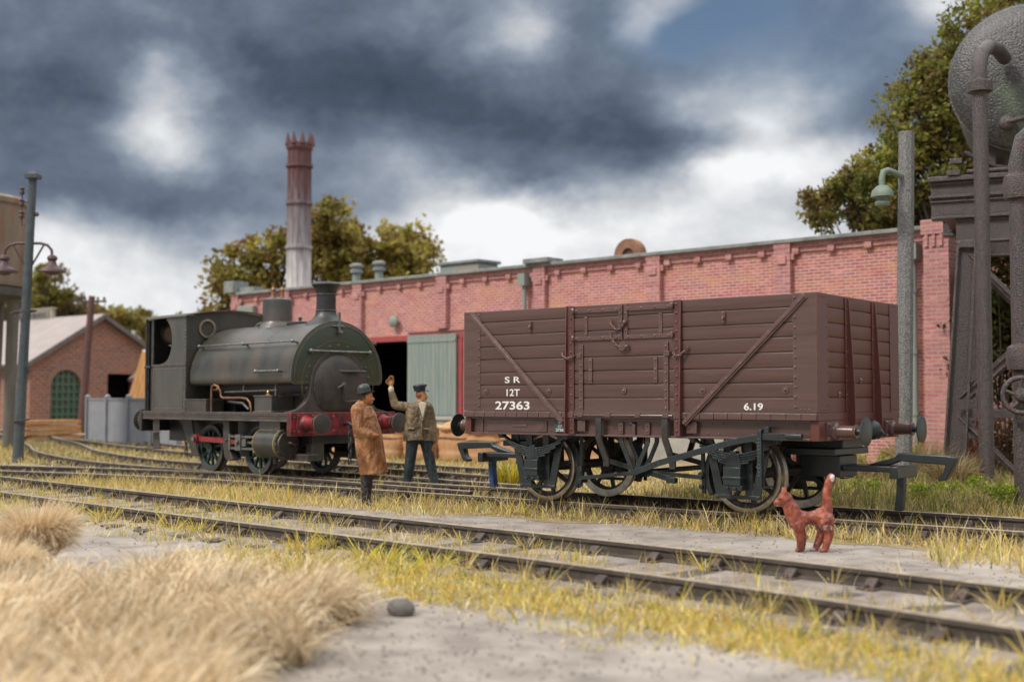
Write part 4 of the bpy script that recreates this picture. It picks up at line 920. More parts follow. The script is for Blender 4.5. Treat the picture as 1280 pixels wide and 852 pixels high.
g = MB(); g.box(-.9, .9, -.5, .5, 0, .95); g.build('box', m_dgreen, r, bevel=.03); g = MB(); g.box(-.98, .98, -.58, .58, .95, 1.05); g.build('lid', m_cope, r, bevel=.02)
r = root('roof_fan', on_f(-10.62, 3, 5.95), FA, 'round rusty ring shaped fan cowl rising behind the works parapet', 'fan cowl')
g = MB(); g.lathe([(.22, -.1), (.5, -.12), (.52, 0), (.5, .2), (.22, .2), (.22, -.1)], (0, 0, 0), 'Y', 32, caps=False); g.build('ring', mat('rusty_cowl', (.32, .16, .09), (.2, .1, .07), 4, .8), r, smooth=35)
g = MB(); g.cyl((0, -.02, 0), (0, .1, 0), .23, n=24); g.build('hub', mat('rusty_cowl_dark', (.14, .07, .05), (.1, .05, .04), 4, .8), r); g = MB(); g.box(-.12, .12, -.05, .15, -.75, -.45); g.build('stand', m_railside, r)

# steel stack
m_stack = bpy.data.materials.new('steel_stack'); m_stack.use_nodes = True
t = m_stack.node_tree; b = t.nodes['Principled BSDF']; b.inputs['Roughness'].default_value = .7
c = t.nodes.new('ShaderNodeTexCoord'); s_ = t.nodes.new('ShaderNodeSeparateXYZ'); t.links.new(c.outputs['Object'], s_.inputs[0])
n_ = t.nodes.new('ShaderNodeTexNoise'); n_.inputs['Scale'].default_value = 2; n_.inputs['Detail'].default_value = 6; mp_ = t.nodes.new('ShaderNodeMapping'); mp_.inputs['Scale'].default_value = (3, 3, .5); t.links.new(c.outputs['Object'], mp_.inputs[0]); t.links.new(mp_.outputs[0], n_.inputs['Vector'])
a_ = t.nodes.new('ShaderNodeMath'); a_.operation = 'MULTIPLY_ADD'; t.links.new(n_.outputs[0], a_.inputs[0]); a_.inputs[1].default_value = 4.2; t.links.new(s_.outputs[2], a_.inputs[2])
r_ = t.nodes.new('ShaderNodeMapRange'); r_.inputs['From Min'].default_value = 7; r_.inputs['From Max'].default_value = 14.6; t.links.new(a_.outputs[0], r_.inputs['Value'])
cr_ = t.nodes.new('ShaderNodeValToRGB'); t.links.new(r_.outputs[0], cr_.inputs[0]); e0 = cr_.color_ramp.elements
e0[0].position = .22; e0[0].color = (.62, .6, .6, 1); e0[1].position = 1; e0[1].color = (.12, .045, .045, 1)
x_ = e0.new(.42); x_.color = (.30, .28, .29, 1); x_ = e0.new(.62); x_.color = (.18, .14, .15, 1); x_ = e0.new(.76); x_.color = (.12, .06, .06, 1)
t.links.new(cr_.outputs[0], b.inputs['Base Color'])
p = at(372, 499, 52)
r = root('steel_chimney', (p.x, p.y, 0), 0, 'tall banded steel chimney stack with jagged crown behind the works', 'chimney stack')
g = MB(); g.cyl((0, 0, 0), (0, 0, 12.5), .52, .47, n=28); 
for k in range(14): a = 2*PI*k/14; g.cyl((.52*math.cos(a), .52*math.sin(a), 0), (.47*math.cos(a), .47*math.sin(a), 12.4), .035, n=6)
g.build('shaft', m_stack, r, smooth=40)
g = MB()
for z in (8.05, 9.95, 11.55): g.lathe([(.5, z-.08), (.58, z-.06), (.58, z+.06), (.5, z+.08)], n=28)
g.build('band', m_stack, r, smooth=30)
g = MB(); g.lathe([(.5, 12.2), (.57, 12.3), (.57, 12.5), (.5, 12.5)], n=28)
for k in range(9): a = 2*PI*k/9+.2; c0 = Vector((.52*math.cos(a), .52*math.sin(a), 12.45)); g.cyl(c0, c0+Vector((.03*math.cos(a), .03*math.sin(a), .5)), .14, .02, n=6)
g.build('crown', m_stack, r)

# tan bales under the platform
m_bale = mat('tan_sacking', (.52, .28, .13), (.42, .22, .11), 4, .9, .5, 30, c3=(.58, .36, .2), s3=2, edge=(.68, .46, .28), dense=True)
protos = []
xs = [-16.2, -15.1, -14.0, -12.9, -11.8, -10.7, -9.6, -8.5, -7.4]
for k in range(2):
    r = root('sack_bale', (0, 0, 0), 0, 'x', 'bale', 'tan sack bales stacked behind the back track')
    g = MB(); g.ell((0, 0, .45), (.60, .42, .50), 18, 12); g.ell((0, 0, .2), (.56, .42, .34), 18, 8); g.ell((.05*k, 0, .78), (.50, .36, .22), 16, 8); g.tube([(-.52, 0, .8), (-.4, -.3, .84), (0, -.42, .8), (.4, -.3, .84), (.52, 0, .8)], .06, 8)
    blob('sacking', g, m_bale, r, .035, 3)
    g = MB(); g.tube([(.55*math.cos(a), .42*math.sin(a), .58+.02*math.sin(3*a)) for a in [2*PI*q/24 for q in range(25)]], .028, 6); g.build('rope', mat('bale_rope', (.3, .18, .1), (.2, .12, .07), 9, .9), r, smooth=60)
    protos.append(r)
lbl = ['just right of the engine front, leftmost in the row', 'behind the tan coated man', 'behind the two men, between them', 'behind the waving man legs', 'right beside the waving man', 'behind the left wagon buffer', 'behind the left coupling hook of the wagon', 'behind the left wagon axle box', 'rightmost in the row, seen behind the wagon left wheels']
for i, x in enumerate(xs):
    o = protos[i] if i < 2 else copy_tree(protos[i % 2])
    yb = 8.9+.1*math.sin(i*2); o.location = (x, yb, 0); o.rotation_euler = (0, 0, R_(-3+random.uniform(-6, 6))); o.scale = (1, 1, random.uniform(.95, 1.08))
    o['label'] = 'tan sack bale '+lbl[i]

# ------------------------------------------------------------------ right: water tower on a trestle
m_iron = mat('rough_cast_iron_glint', (.022, .016, .017), (.14, .105, .10), 46, .36, 1.0, 60, c3=(.075, .04, .038), s3=7, spec=.7, contrast=(.47, .66), det=3, edge=(.19, .14, .13), erad=.03)  # pale specks put the sparkle of the rough casting into the colour
m_tankm = mat('mossy_tank_iron', (.022, .020, .021), (.085, .075, .075), 26, .36, 1.0, 26, c3=(.085, .12, .07), s3=.8, spec=.7, contrast=(.42, .68), edge=(.22, .2, .2), erad=.03)
TA = R_(14.8)
tw = root('water_tower', (.7, 9.0, 0), TA, 'round riveted water tank on a heavy dark iron trestle at the right edge', 'water tower')
g = MB()
for yo in (0, 2.6):
    y0 = yo
    g.box(-.36, 3.6, y0-.02, y0+.14, 5.05, 5.70); g.box(-.42, 3.66, y0-.12, y0+.22, 5.70, 5.80); g.box(-.39, 3.63, y0-.07, y0+.18, 5.64, 5.70)
    g.box(-.40, 3.64, y0-.09, y0+.2, 5.38, 5.44); g.box(-.38, 3.62, y0-.06, y0+.18, 5.30, 5.345); g.box(-.36, 3.6, y0-.09, y0+.2, 4.98, 5.05)
    g.box(.08, 3.2, y0, y0+.12, 4.55, 4.98); g.box(.06, 3.22, y0-.04, y0+.16, 4.93, 4.98); g.box(.06, 3.22, y0-.04, y0+.16, 4.52, 4.57)
g.box(-.2, .0, .2, 2.6, 5.1, 5.7); g.box(3.2, 3.4, .2, 2.6, 5.1, 5.7)
g.build('head_beam', m_iron, tw, bevel=.02)
for yo in (0, 2.6):
    for (xt, xb) in ((.28, -.04), (3.0, 3.35)):
        g = MB(); g.bar((xb, yo+.05, 0), (xt, yo+.05, 4.55), .40, .10, up=(0, 1, 0), w2=.34); g.bar((xb-.19, yo+.05, 0), (xt-.155, yo+.05, 4.55), .045, .26, up=(0, 1, 0)); g.bar((xb+.19, yo+.05, 0), (xt+.155, yo+.05, 4.55), .045, .26, up=(0, 1, 0)); g.box(xt-.18, xt+.18, yo-.08, yo+.18, 4.42, 4.53)
        g.build('trestle_leg', m_iron, tw, bevel=.012)
    for a, b in (((.3, 4.3), (2.9, 1.4)), ((.1, 1.6), (3.0, 4.3)), ((.05, 1.25), (1.55, -.3)), ((3.1, 1.25), (1.75, -.3))):
        g = MB(); g.bar((a[0], yo+.05, a[1]), (b[0], yo+.05, max(b[1], .0) if b[1] > 0 else b[1]), .13, .05, up=(0, 1, 0)); g.bar((a[0], yo+.02, a[1]), (b[0], yo+.02, b[1]), .03, .10, up=(0, 1, 0)); g.build('diagonal_brace', m_iron, tw, bevel=.008)
    g = MB(); g.box(.1, 3.15, yo, yo+.1, 1.22, 1.38); g.build('cross_tie', m_iron, tw, bevel=.01)
g = MB(); prof = [(.01, -.16), (.5, -.15), (1.0, -.09), (1.32, 0), (1.37, .06), (1.37, 3.2), (1.0, 3.3), (.01, 3.35)]; g.lathe(prof, (1.38, -.1, 7.57), 'Y', 64); g.lathe([(1.37, .1), (1.40, .1), (1.40, .2), (1.37, .2)], (1.38, -.1, 7.57), 'Y', 64)
g.build('tank', m_tankm, tw, smooth=35)
g = MB(); g.ell((1.02, -.30, 6.68), (.15, .10, .15), 14, 8); g.tube([(1.02, -.36, 6.68), (1.3, -.4, 6.72), (1.9, -.4, 6.75)], .05, 10); g.tube([(.25, .0, 6.25), (.8, .1, 5.95), (1.5, .3, 5.85)], .05, 8); g.build('tank_fitting', m_iron, tw, smooth=60)
g = MB()
for xx in (.6, 2.1):
    for yy in (.3, 2.3): g.prism([(xx-.5, 5.80), (xx+.5, 5.80), (xx+.35, 6.3), (xx-.35, 6.3)] if False else [(xx-.2, 5.8), (xx+.2, 5.8), (xx+.2, 6.45), (xx-.2, 6.45)], 'xz', yy-.1, yy+.1)
g.cyl((.3, -.05, 5.86), (2.6, -.05, 5.86), .05, n=8); g.box(-.05, .18, -.15, .1, 5.8, 5.9); g.box(0.0, .22, -.15, 0, 6.02, 6.12); g.build('tank_cradle', m_iron, tw, bevel=.01)
# vertical pipes
pp = cross(1234, 613); c_, s__ = math.cos(TA), math.sin(TA)
def totw(p): dx, dy = p.x-.7, p.y-9.0; return (c_*dx+s__*dy, -s__*dx+c_*dy)
px_, py_ = totw(pp)
g = MB(); R0 = .125
g.tube([(px_, py_, .05), (px_, py_, 3), (px_, py_, 6.9), (px_, py_, 7.35), (px_+.04, py_+.1, 7.62), (px_+.14, py_+.35, 7.80), (px_+.26, py_+.8, 7.86), (px_+.36, py_+1.5, 7.86)], R0, 18)
g.lathe([(R0, 6.88), (.21, 6.92), (.22, 7.08), (R0, 7.12)], (px_, py_, 0), 'Z', 20); g.build('downpipe', m_iron, tw, smooth=40)
P2 = cross(1281, 640); qx, qy = totw(P2)
g = MB(); g.tube([(qx, qy, -.1), (qx, qy, 4.6), (qx, qy, 4.85), (qx+.08, qy, 5.2), (qx+.35, qy, 5.45), (qx+.9, qy+.2, 5.5)], .13, 18)
for z in (2.15, 4.55): g.lathe([(.13, z-.20), (.19, z-.17), (.21, z), (.19, z+.14), (.13, z+.18)], (qx, qy, 0), 'Z', 20)
g.build('valve_pipe', m_iron, tw, smooth=40)
vp = MB(); vc = Vector((qx-.0, qy-.32, 1.62))
vp.tube([vc+Vector((.24*math.cos(a), 0, .24*math.sin(a))) for a in [2*PI*k/32 for k in range(33)]], .038, 10)
for k in range(5): a = 2*PI*k/5+.3; vp.tube([vc, vc+Vector((.12*math.cos(a+.15), 0, .12*math.sin(a+.15))), vc+Vector((.23*math.cos(a), 0, .23*math.sin(a)))], .028, 8)
vp.cyl(vc-Vector((0, .05, 0)), vc+Vector((0, .30, 0)), .06, n=14); vp.ell(vc-Vector((0, .02, 0)), (.10, .05, .10), 12, 8); vp.build('valve_wheel', m_iron, tw, smooth=50)
vp.b if False else None

# post with swan neck lamp
m_post = mat('grey_cast_post', (.09, .087, .088), (.30, .29, .28), 46, .45, 1.0, 60, spec=.6, contrast=(.42, .64), det=3)
m_lampg = mat('pale_green_lamp', (.20, .25, .19), (.13, .17, .13), 8, .6, .4, 40)
pt = at(1141, 165, 21.8); 
r = root('lamp_post', (pt.x-.13, pt.y-.10, 0), R_(38.8), 'thick grey post with a pale green swan neck lamp, behind the right wagon end', 'lamp post')
g = MB(); L_ = []
for z, rr in ((-.05, .155), (3, .15), (pt.z, .142)): L_.append([(rr*math.cos(2*PI*i/10)+.16*z/6.5-.10, rr*math.sin(2*PI*i/10), z) for i in range(10)])
g.rings(L_); g.build('post', m_post, r, smooth=30)
g = MB(); zl = 5.52; g.tube([(-.02, -.05, zl-.02), (-.25, -.18, zl+.04), (-.36, -.22, zl+.07), (-.44, -.24, zl+.04), (-.47, -.25, zl-.06), (-.47, -.25, zl-.24)], .055, 12)
ar = g.build('lamp_arm', m_lampg, r, smooth=60)
g = MB(); g.lathe([(.05, zl-.2), (.10, zl-.22), (.17, zl-.29), (.195, zl-.37), (.195, zl-.41), (.11, zl-.42), (.10, zl-.46), (.135, zl-.52), (.12, zl-.56), (.02, zl-.58)], (-.47, -.25, 0), 'Z', 24); g.build('lamp_shade', m_lampg, r, smooth=30)

# ------------------------------------------------------------------ left: lamp pole, telegraph pole, water tank, shed, fence, timber
m_pole = mat('painted_pole', (.075, .095, .10), (.05, .062, .07), 6, .7, .4, 30)
m_lshade = mat('dull_red_lamp', (.10, .048, .05), (.065, .036, .04), 6, .55)
p = cross(22, 578)
r = root('lamp_pole', (p.x, p.y, 0), R_(38.8), 'tall grey yard lamp pole carrying two dull red shaded lamps, at the left', 'lamp pole')
g = MB(); g.cyl((0, 0, -.1), (.25, 0, 7.2), .135, .10, n=10); g.cyl((.25, 0, 7.2), (.25, 0, 7.3), .17, .06, n=4); g.box(.08, .41, -.16, .16, 7.1, 7.2); g.build('pole', m_pole, r, smooth=30)
for k in (-1, 1):
    x = .17; g = MB(); g.tube([(x, 0, 5.47), (x+k*.3, 0, 5.47), (x+k*.48, 0, 5.42), (x+k*.58, 0, 5.30), (x+k*.60, 0, 5.1)], .035, 8); g.tube([(x, 0, 4.75), (x+k*.40, 0, 5.46)], .025, 8); g.build('lamp_bracket', m_lshade, r, smooth=60)
    g = MB(); g.lathe([(.05, 5.18), (.11, 5.14), (.13, 5.08), (.09, 5.02), (.12, 4.93), (.16, 4.88), (.32, 4.80), (.34, 4.75), (.20, 4.74), (.12, 4.68), (.02, 4.66)], (x+k*.60, 0, 0), 'Z', 24); g.build('lamp_shade', m_lshade, r, smooth=30)
g = MB()
for z, s_2 in ((6.75, -1), (6.45, -1), (6.15, -1)): g.tube([(.2, 0, z-.25), (-.0, 0, z-.22), (-.02, 0, z-.05)], .02, 6); g.lathe([(.05, z-.05), (.07, z), (.04, z+.06), (.07, z+.1), (.03, z+.15)], (-.02, 0, 0), 'Z', 12)
g.ell((.36, 0, 6.2), .06, 8, 5); g.build('insulator', m_lshade, r, smooth=60)
g = MB()
for z, w in ((3.75, .3), (1.05, .2)):
    g.tube([(.1+w*math.cos(a), -.05+w*.6*math.sin(a), z+.03*math.cos(a)) for a in [2*PI*k/20 for k in range(21)]], .022, 6)
g.tube([(.1, 0, 2.32), (.3, -.1, 2.4), (.34, -.1, 2.3), (.2, 0, 2.25)], .025, 6); g.build('climbing_ring', m_railside, r, smooth=60)
p = cross(101, 541)
r = root('telegraph_pole', (p.x, p.y, 0), R_(38.8), 'thin leaning dark red telegraph pole in front of the brick shed', 'telegraph pole')
g = MB(); g.cyl((0, 0, -.1), (.42, 0, 6.45), .2, .15, n=10); g.build('pole', mat('dark_red_pole', (.13, .06, .055), (.09, .045, .042), 5, .8), r, smooth=30)
g = MB(); g.bar((-.5, 0, 6.2), (1.1, 0, 6.2), .1, .1, up=(0, 1, 0))
for x in (-.35, .1, .7, 1.0): g.lathe([(.03, 6.25), (.06, 6.3), (.06, 6.38), (.02, 6.42)], (x, 0, 0), 'Z', 8)
g.build('cross_arm', m_railside, r)
# water tank far left
p = cross(2, 561)
r = root('water_tank', (p.x-.9, p.y-.75, 0), R_(38.8), 'rusty cream water tank on tall timber legs, cut by the left edge', 'water tank')
m_crm = mat('stained_cream_plate', (.25, .20, .14), (.19, .15, .11), 2.5, .8, .3, 20, c3=(.2, .1, .06), s3=1.5, stretch=(1, 1, .3))
g = MB(); g.lathe([(.2, 4.9), (1.2, 5.0), (1.75, 5.15), (1.80, 5.3), (1.80, 7.7), (1.86, 7.75), (1.86, 7.9), (1.7, 8.0), (.1, 8.15)], (-.05, 0, 0), 'Z', 32)
for k in range(28): a = 2*PI*k/28; g.rivet((-.05+1.80*math.cos(a), 1.80*math.sin(a), 5.55), (math.cos(a), math.sin(a), 0), .03)
g.build('tank', m_crm, r, smooth=35)
g = MB(); g.lathe([(1.4, 4.75), (1.78, 4.85), (1.78, 5.1)], (-.05, 0, 0), 'Z', 32); g.build('support_ring', mat('tank_ring', (.09, .08, .07), (.05, .05, .05), 5, .8), r, smooth=35)
m_oldw = mat('old_timber_leg', (.17, .155, .13), (.11, .10, .085), 5, .85, .5, 25, stretch=(1, 1, .2))
for x, y in ((1.25, .3), (-1.2, .3), (.2, 1.6), (.2, -1.5)):
    g = MB(); g.cyl((x, y, -.1), (x*.96+.15, y*.95, 4.8), .17, .20, n=10); g.build('leg', m_oldw, r, smooth=30)
# brick shed
m_sbrick = brick_mat('shed_brick', (.26, .10, .065), (.17, .075, .058), (.36, .29, .24), (.36, .12, .06), (.18, .11, .09), bh=.16, bw=.42, msize=.022)
m_sroof = mat('pale_roof_sheet', (.36, .31, .29), (.30, .26, .245), 1.2, .85, .1, 10)
SX = at(100, 499, 66).x
def sh(px, py):          # point of the gable wall (its plane is square to the works)
    d = FW+RT*((px-640)/FPX)-UP*((py-426)/FPX); t = (SX-CAM.x)/d.x; q = CAM+d*t; return (q.y, q.z)
yl, zl_ = sh(38, 452); yr, zr_ = sh(178, 433); ya, za = sh(127, 398); Y0 = yl
r = root('brick_shed', (SX, Y0, 0), 0, 'brown brick engine shed with pale gable roof and green arched window, far left', 'brick shed')
yr -= Y0; ya -= Y0; wx0, _ = sh(63, 500); wx1, _ = sh(101, 500); _, wz1 = sh(82, 462); _, wz0 = sh(82, 528); dx0, _ = sh(134, 500); dx1, _ = sh(168, 500); _, dz1 = sh(150, 467)
wx0 -= Y0; wx1 -= Y0; dx0 -= Y0; dx1 -= Y0; wc = (wx0+wx1)/2; wr = (wx1-wx0)/2
def strip(g, P, x0, x1): g.prism(P, 'yz', x0, x1)
g = MB(); archp = [(wc+wr*math.cos(PI*k/12), wz1-wr+wr*math.sin(PI*k/12)) for k in range(13)]
strip(g, [(0, 0), (wx0, 0), (wx0, wz1-wr)]+archp[::-1][1:7]+[(wc, za-.5-(ya-wc)*.3), (0, zl_)], -.3, 0)
strip(g, archp[::-1][6:]+[(wx1, 0), (dx0, 0), (dx0, dz1), (dx1, dz1), (dx1, 0), (yr, 0), (yr, zr_), (ya, za), (wc, za-.5-(ya-wc)*.3)], -.3, 0)
g.box(-.3, 0, wx0, wx1, 0, wz0); g.box(-22, -.3, 0, .3, 0, zl_); g.box(-22, -.3, yr-.3, yr, 0, zr_)
g.build('wall', m_sbrick, r, split=False)
g = MB()
for (A1, A2) in (((-.45, zl_-.22), (ya, za+.14)), ((ya, za+.14), (yr+.4, zr_-.16))): strip(g, [A1, A2, (A2[0], A2[1]+.12), (A1[0], A1[1]+.12)], -22.5, .3)
g.build('roof', m_sroof, r, split=False)
g = MB()
for (A1, A2) in (((-.45, zl_-.25), (ya, za+.11)), ((ya, za+.11), (yr+.4, zr_-.19))): g.bar((.34, A1[0], A1[1]), (.34, A2[0], A2[1]), .22, .06, up=(1, 0, 0))
g.build('barge_board', mat('barge_grey', (.17, .14, .14), (.12, .10, .10), 3, .8), r, split=False)
g = MB(); g.box(-22, .3, -.56, -.46, zl_-.30, zl_-.16); g.build('gutter', m_lshade, r)
g = MB(); P = [(wc+(wr+.32)*math.cos(PI*k/16), wz1-wr+(wr+.32)*math.sin(PI*k/16)) for k in range(17)]+[(wc+wr*math.cos(PI*k/16), wz1-wr+wr*math.sin(PI*k/16)) for k in range(16, -1, -1)]
strip(g, P, -.1, .04); g.build('window_arch', mat('arch_brick', (.28, .17, .13), (.22, .13, .10), 8, .85), r)
g = MB(); P = [(wx0, wz0)]+[(wc-wr*math.cos(PI*k/12), wz1-wr+wr*math.sin(PI*k/12)) for k in range(13)]+[(wx1, wz0)]
strip(g, P, -.22, -.18); wn = g.build('window', mat('dull_pane', (.15, .14, .09), (.09, .09, .06), 2.5, .35), r)
g = MB()
for k in range(6): y = wx0+.05+(wx1-wx0-.1)*k/5; h = math.sqrt(max(0, wr*wr-(y-wc)**2)); g.box(-.16, -.08, y-.05, y+.05, wz0, wz1-wr+h)
for k in range(7): z = wz0+.04+(wz1-wz0)*k/7; hw = wr if z < wz1-wr else math.sqrt(max(.01, wr*wr-(z-wz1+wr)**2)); g.box(-.16, -.075, wc-hw, wc+hw, z-.05, z+.05)
g.build('window_bars', mat('green_bars', (.07, .15, .11), (.05, .11, .08), 5, .6), wn)
g = MB(); g.box(-.2, .15, wx0-.1, wx1+.1, wz0-.15, wz0); g.build('window_sill', mat('grey_sill', (.45, .44, .42), (.35, .34, .32), 5, .8), r)
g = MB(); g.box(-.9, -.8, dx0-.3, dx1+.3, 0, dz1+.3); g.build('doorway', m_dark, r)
# sign standing on the ridge: stations along the ridge found where the picture shows its ends
def rx(px): d = FW+RT*((px-640)/FPX); t = (Y0+ya-CAM.y)/d.y; return CAM.x+d.x*t-SX
def rz(px, py): d = FW+RT*((px-640)/FPX)-UP*((py-426)/FPX); t = (Y0+ya-CAM.y)/d.y; return CAM.z+d.z*t
s1, s0 = rx(67), rx(14); zt_ = rz(67, 386)
g = MB(); g.box(s0, s1, ya-.1, ya+.1, za-.1, zt_); g.box(s0-.1, s1+.1, ya-.14, ya+.14, zt_, zt_+.09); sb_ = g.build('roof_sign', mat('cream_sign', (.36, .31, .25), (.3, .26, .2), 2, .8), r, split=False)
g = MB(); g.box(s0+.3, s1-.3, ya-.13, ya-.101, za+.25, zt_-.12); g.build('sign_panel', mat('grey_sign_panel', (.20, .19, .18), (.16, .15, .145), 3, .8), sb_)
g = MB(); l = s0+.5; random.seed(3)
while l < s1-.7:
    w = random.choice((.12, .12, .28, .36)); g.box(l, l+w, ya-.15, ya-.131, za+.33, zt_-.2); l += w+.16
g.build('sign_lettering', mat('sign_ink', (.055, .05, .05), (.08, .075, .07), 3, .8), sb_, split=False)
# small pale-roofed hut behind the engine cab
p = cross(182, 545); p = at(176, 499, 60)
r = root('timber_hut', (p.x, p.y, 0), R_(38.8), 'small hut with pinkish roof just left of the engine cab', 'hut')
g = MB(); g.box(.3, 4, 0, 3, 0, 2.7); g.build('wall', mat('hut_cream', (.45, .38, .26), (.4, .33, .22), 2, .9), r)
g = MB(); g.prism([(-.45, 2.62), (1.6, 4.2), (4.4, 2.7), (4.4, 2.6), (1.6, 4.1), (-.45, 2.50)], 'xz', -.5, 3.4); g.build('roof', mat('hut_roof', (.45, .36, .34), (.38, .3, .29), 2, .8), r); g = MB(); g.box(-.47, .6, -.56, -.5, 2.45, 2.6); g.build('gutter', m_lshade, r)
# leaning planks
p = at(166, 499, 50)
r = root('leaning_planks', (p.x, p.y, 0), R_(38.8), 'orange timber planks leaning beside the engine cab, above the grey fence', 'planks')
m_pl = mat('fresh_timber', (.60, .32, .12), (.46, .23, .09), 5, .8, .2, 20, stretch=(1, 1, .3))
for k in range(7):
    g = MB(); g.bar((-.55+k*.19, 0, .1), (.35+k*.17, .3, 3.55), .16, .05, up=(0, 1, 0)); g.build('plank', m_pl, r)
# fence of grey sheets
m_fen = mat('grey_fence_sheet', (.27, .28, .30), (.22, .23, .25), 2.5, .8, .2, 10)
A0 = cross(109, 551); B0 = cross(222, 562)
d = (B0-A0); L = d.length; fa = math.atan2(d.y, d.x)
r = root('sheet_fence', (A0.x, A0.y, 0), fa, 'grey sheet fence with posts between the brick shed and the engine', 'fence')
n = 4
for k in range(n):
    g = MB(); x = L*k/n; g.box(x+.08, x+L/n-.08, 0, .05, .05, 1.56); g.box(x+.08, x+L/n-.08, -.03, .08, 1.56, 1.62); g.build('fence_panel', m_fen, r)
for k in range(n+1):
    g = MB(); x = L*k/n; g.box(x-.08, x+.08, -.08, .1, 0, 1.68); g.cyl((x, 0, 1.68), (x, 0, 1.76), .12, .03, n=8); g.build('fence_post', m_fen, r)
# timber stack
A0 = cross(30, 552); B0 = cross(104, 549); d = B0-A0; fa = math.atan2(d.y, d.x); L = d.length
r = root('timber_stack', (A0.x, A0.y, 0), fa, 'low stack of orange sawn timber in front of the brick shed', 'timber stack')
for j in range(4):
    g = MB(); z = .04+j*.2
    for k in range(4): g.box(random.uniform(-.2, .3), L-random.uniform(-.2, .5), k*.24, k*.24+.2, z, z+.14)
    g.build('plank_layer', m_pl, r)

# ------------------------------------------------------------------ foliage
m_leaf = attr_mat('leaves', .7, .3, .5); m_bark = mat('bark', (.075, .058, .045), (.045, .036, .03), 6, .95, .8, 20)
def leaves(name, clumps, per, spread, size, cols, parent=None, mat_=None, flat=.0):
    C = np.array([c[:3] for c in clumps]); Rr = np.array([c[3] for c in clumps]); n = len(C)
    idx = np.repeat(np.arange(n), per); k = len(idx)
    off = rng.normal(size=(k, 3)); off /= np.linalg.norm(off, axis=1)[:, None]; off *= (rng.random(k)**.6*Rr[idx])[:, None]*spread*1.25; off[:, 2] *= .8
    P = C[idx]+off
    a = rng.normal(size=(k, 3)); a /= np.linalg.norm(a, axis=1)[:, None]; b = np.cross(a, rng.normal(size=(k, 3))); b /= np.linalg.norm(b, axis=1)[:, None]
    s = size*rng.uniform(.55, 1.25, k)[:, None]
    V = np.stack([P-a*s*.5, P+b*s*.28, P+a*s*.5, P-b*s*.28], 1).reshape(-1, 3)
    F4 = np.arange(k*4).reshape(-1, 4)
    cols = np.array(cols); cc = cols[rng.integers(0, len(cols), n)][idx]*.55+cols[rng.integers(0, len(cols), k)]*.45; cc = cc*rng.uniform(.6, 1.35, k)[:, None]
    return npmesh(name, V, F4, np.zeros((0, 3), int), mat_ or m_leaf, np.repeat(cc, 4, 0), parent)
AUT = [(.26, .25, .05), (.42, .36, .08), (.28, .17, .05), (.15, .14, .035), (.46, .38, .12), (.22, .12, .045)]
GRN = [(.19, .22, .04), (.28, .29, .05), (.40, .37, .09), (.10, .12, .03), (.24, .16, .05), (.18, .10, .04)]
BRN = [(.19, .13, .05), (.15, .11, .04), (.24, .17, .06), (.12, .11, .035)]
def tree(loc, H, lobes, ncl, per, cr, size, cols, label, group, rz=0, trunk_r=.28):
    r = root('tree', loc, rz, label, 'tree', group); cl = []
    vol = [l[3]*l[4]*l[5] for l in lobes]
    for l, v in zip(lobes, vol):
        for k in range(int(ncl*v/sum(vol))+1):
            d = Vector((random.gauss(0, 1), random.gauss(0, 1), random.gauss(0, 1))).normalized()*(random.random()**.4)
            cl.append((l[0]+d.x*l[3], l[1]+d.y*l[4], l[2]+d.z*l[5], cr*random.uniform(.5, 1.2)))
    g = MB(); g.tube([(0, 0, -.1), (.1, .05, H*.3), (-.05, 0, H*.55), (.05, .05, H*.75)], trunk_r, 10, r2=trunk_r*.4); tr = g.build('trunk', m_bark, r, smooth=60)
    g = MB()
    for c in random.sample(cl, min(len(cl), 60)):
        s0 = Vector((0, 0, min(H*.7, max(H*.15, c[2]*random.uniform(.45, .75))))); e_ = Vector(c[:3]); m_ = s0.lerp(e_, .5)+Vector((0, 0, -.1*(e_-s0).length*random.uniform(-1, 1)))
        g.tube([s0, m_, e_], trunk_r*.22, 5, r2=.012)
    g.build('branches', m_bark, r, smooth=60)
    leaves('crown', cl, per, 1.0, size, cols, r)
    return r
# two trees behind the works
def tp(px, d): q = at(px, 499, d); return (q.x, q.y, 0)
A38 = R_(38.8)
sc60 = 58/FPX
def lobe(px, py, d, rx, ry, px0, dz=1.0):  # lobes in the tree's own frame (x = across, z = height)
    k = d/FPX; return ((px-px0)*k, random.uniform(-.5, .5), (499-py)*k+1.56, rx*k, rx*k*.9, ry*k)
tree(tp(345, 60), 9, [lobe(300, 345, 60, 38, 40, 345), lobe(285, 380, 60, 30, 30, 345), lobe(400, 290, 60, 55, 48, 345), lobe(350, 320, 60, 45, 40, 345), lobe(330, 370, 60, 60, 25, 345), lobe(420, 330, 60, 40, 40, 345)], 230, 60, .62, .33, AUT, 'large autumn tree standing behind the steel chimney stack', None, A38)
tree(tp(490, 62), 8, [lobe(500, 312, 62, 46, 36, 490), lobe(450, 320, 62, 34, 34, 490), lobe(530, 320, 62, 18, 22, 490), lobe(480, 350, 62, 60, 26, 490)], 150, 60, .6, .33, AUT[:3]+AUT[4:5], 'smaller autumn tree behind the works, right of the steel chimney stack', None, A38)
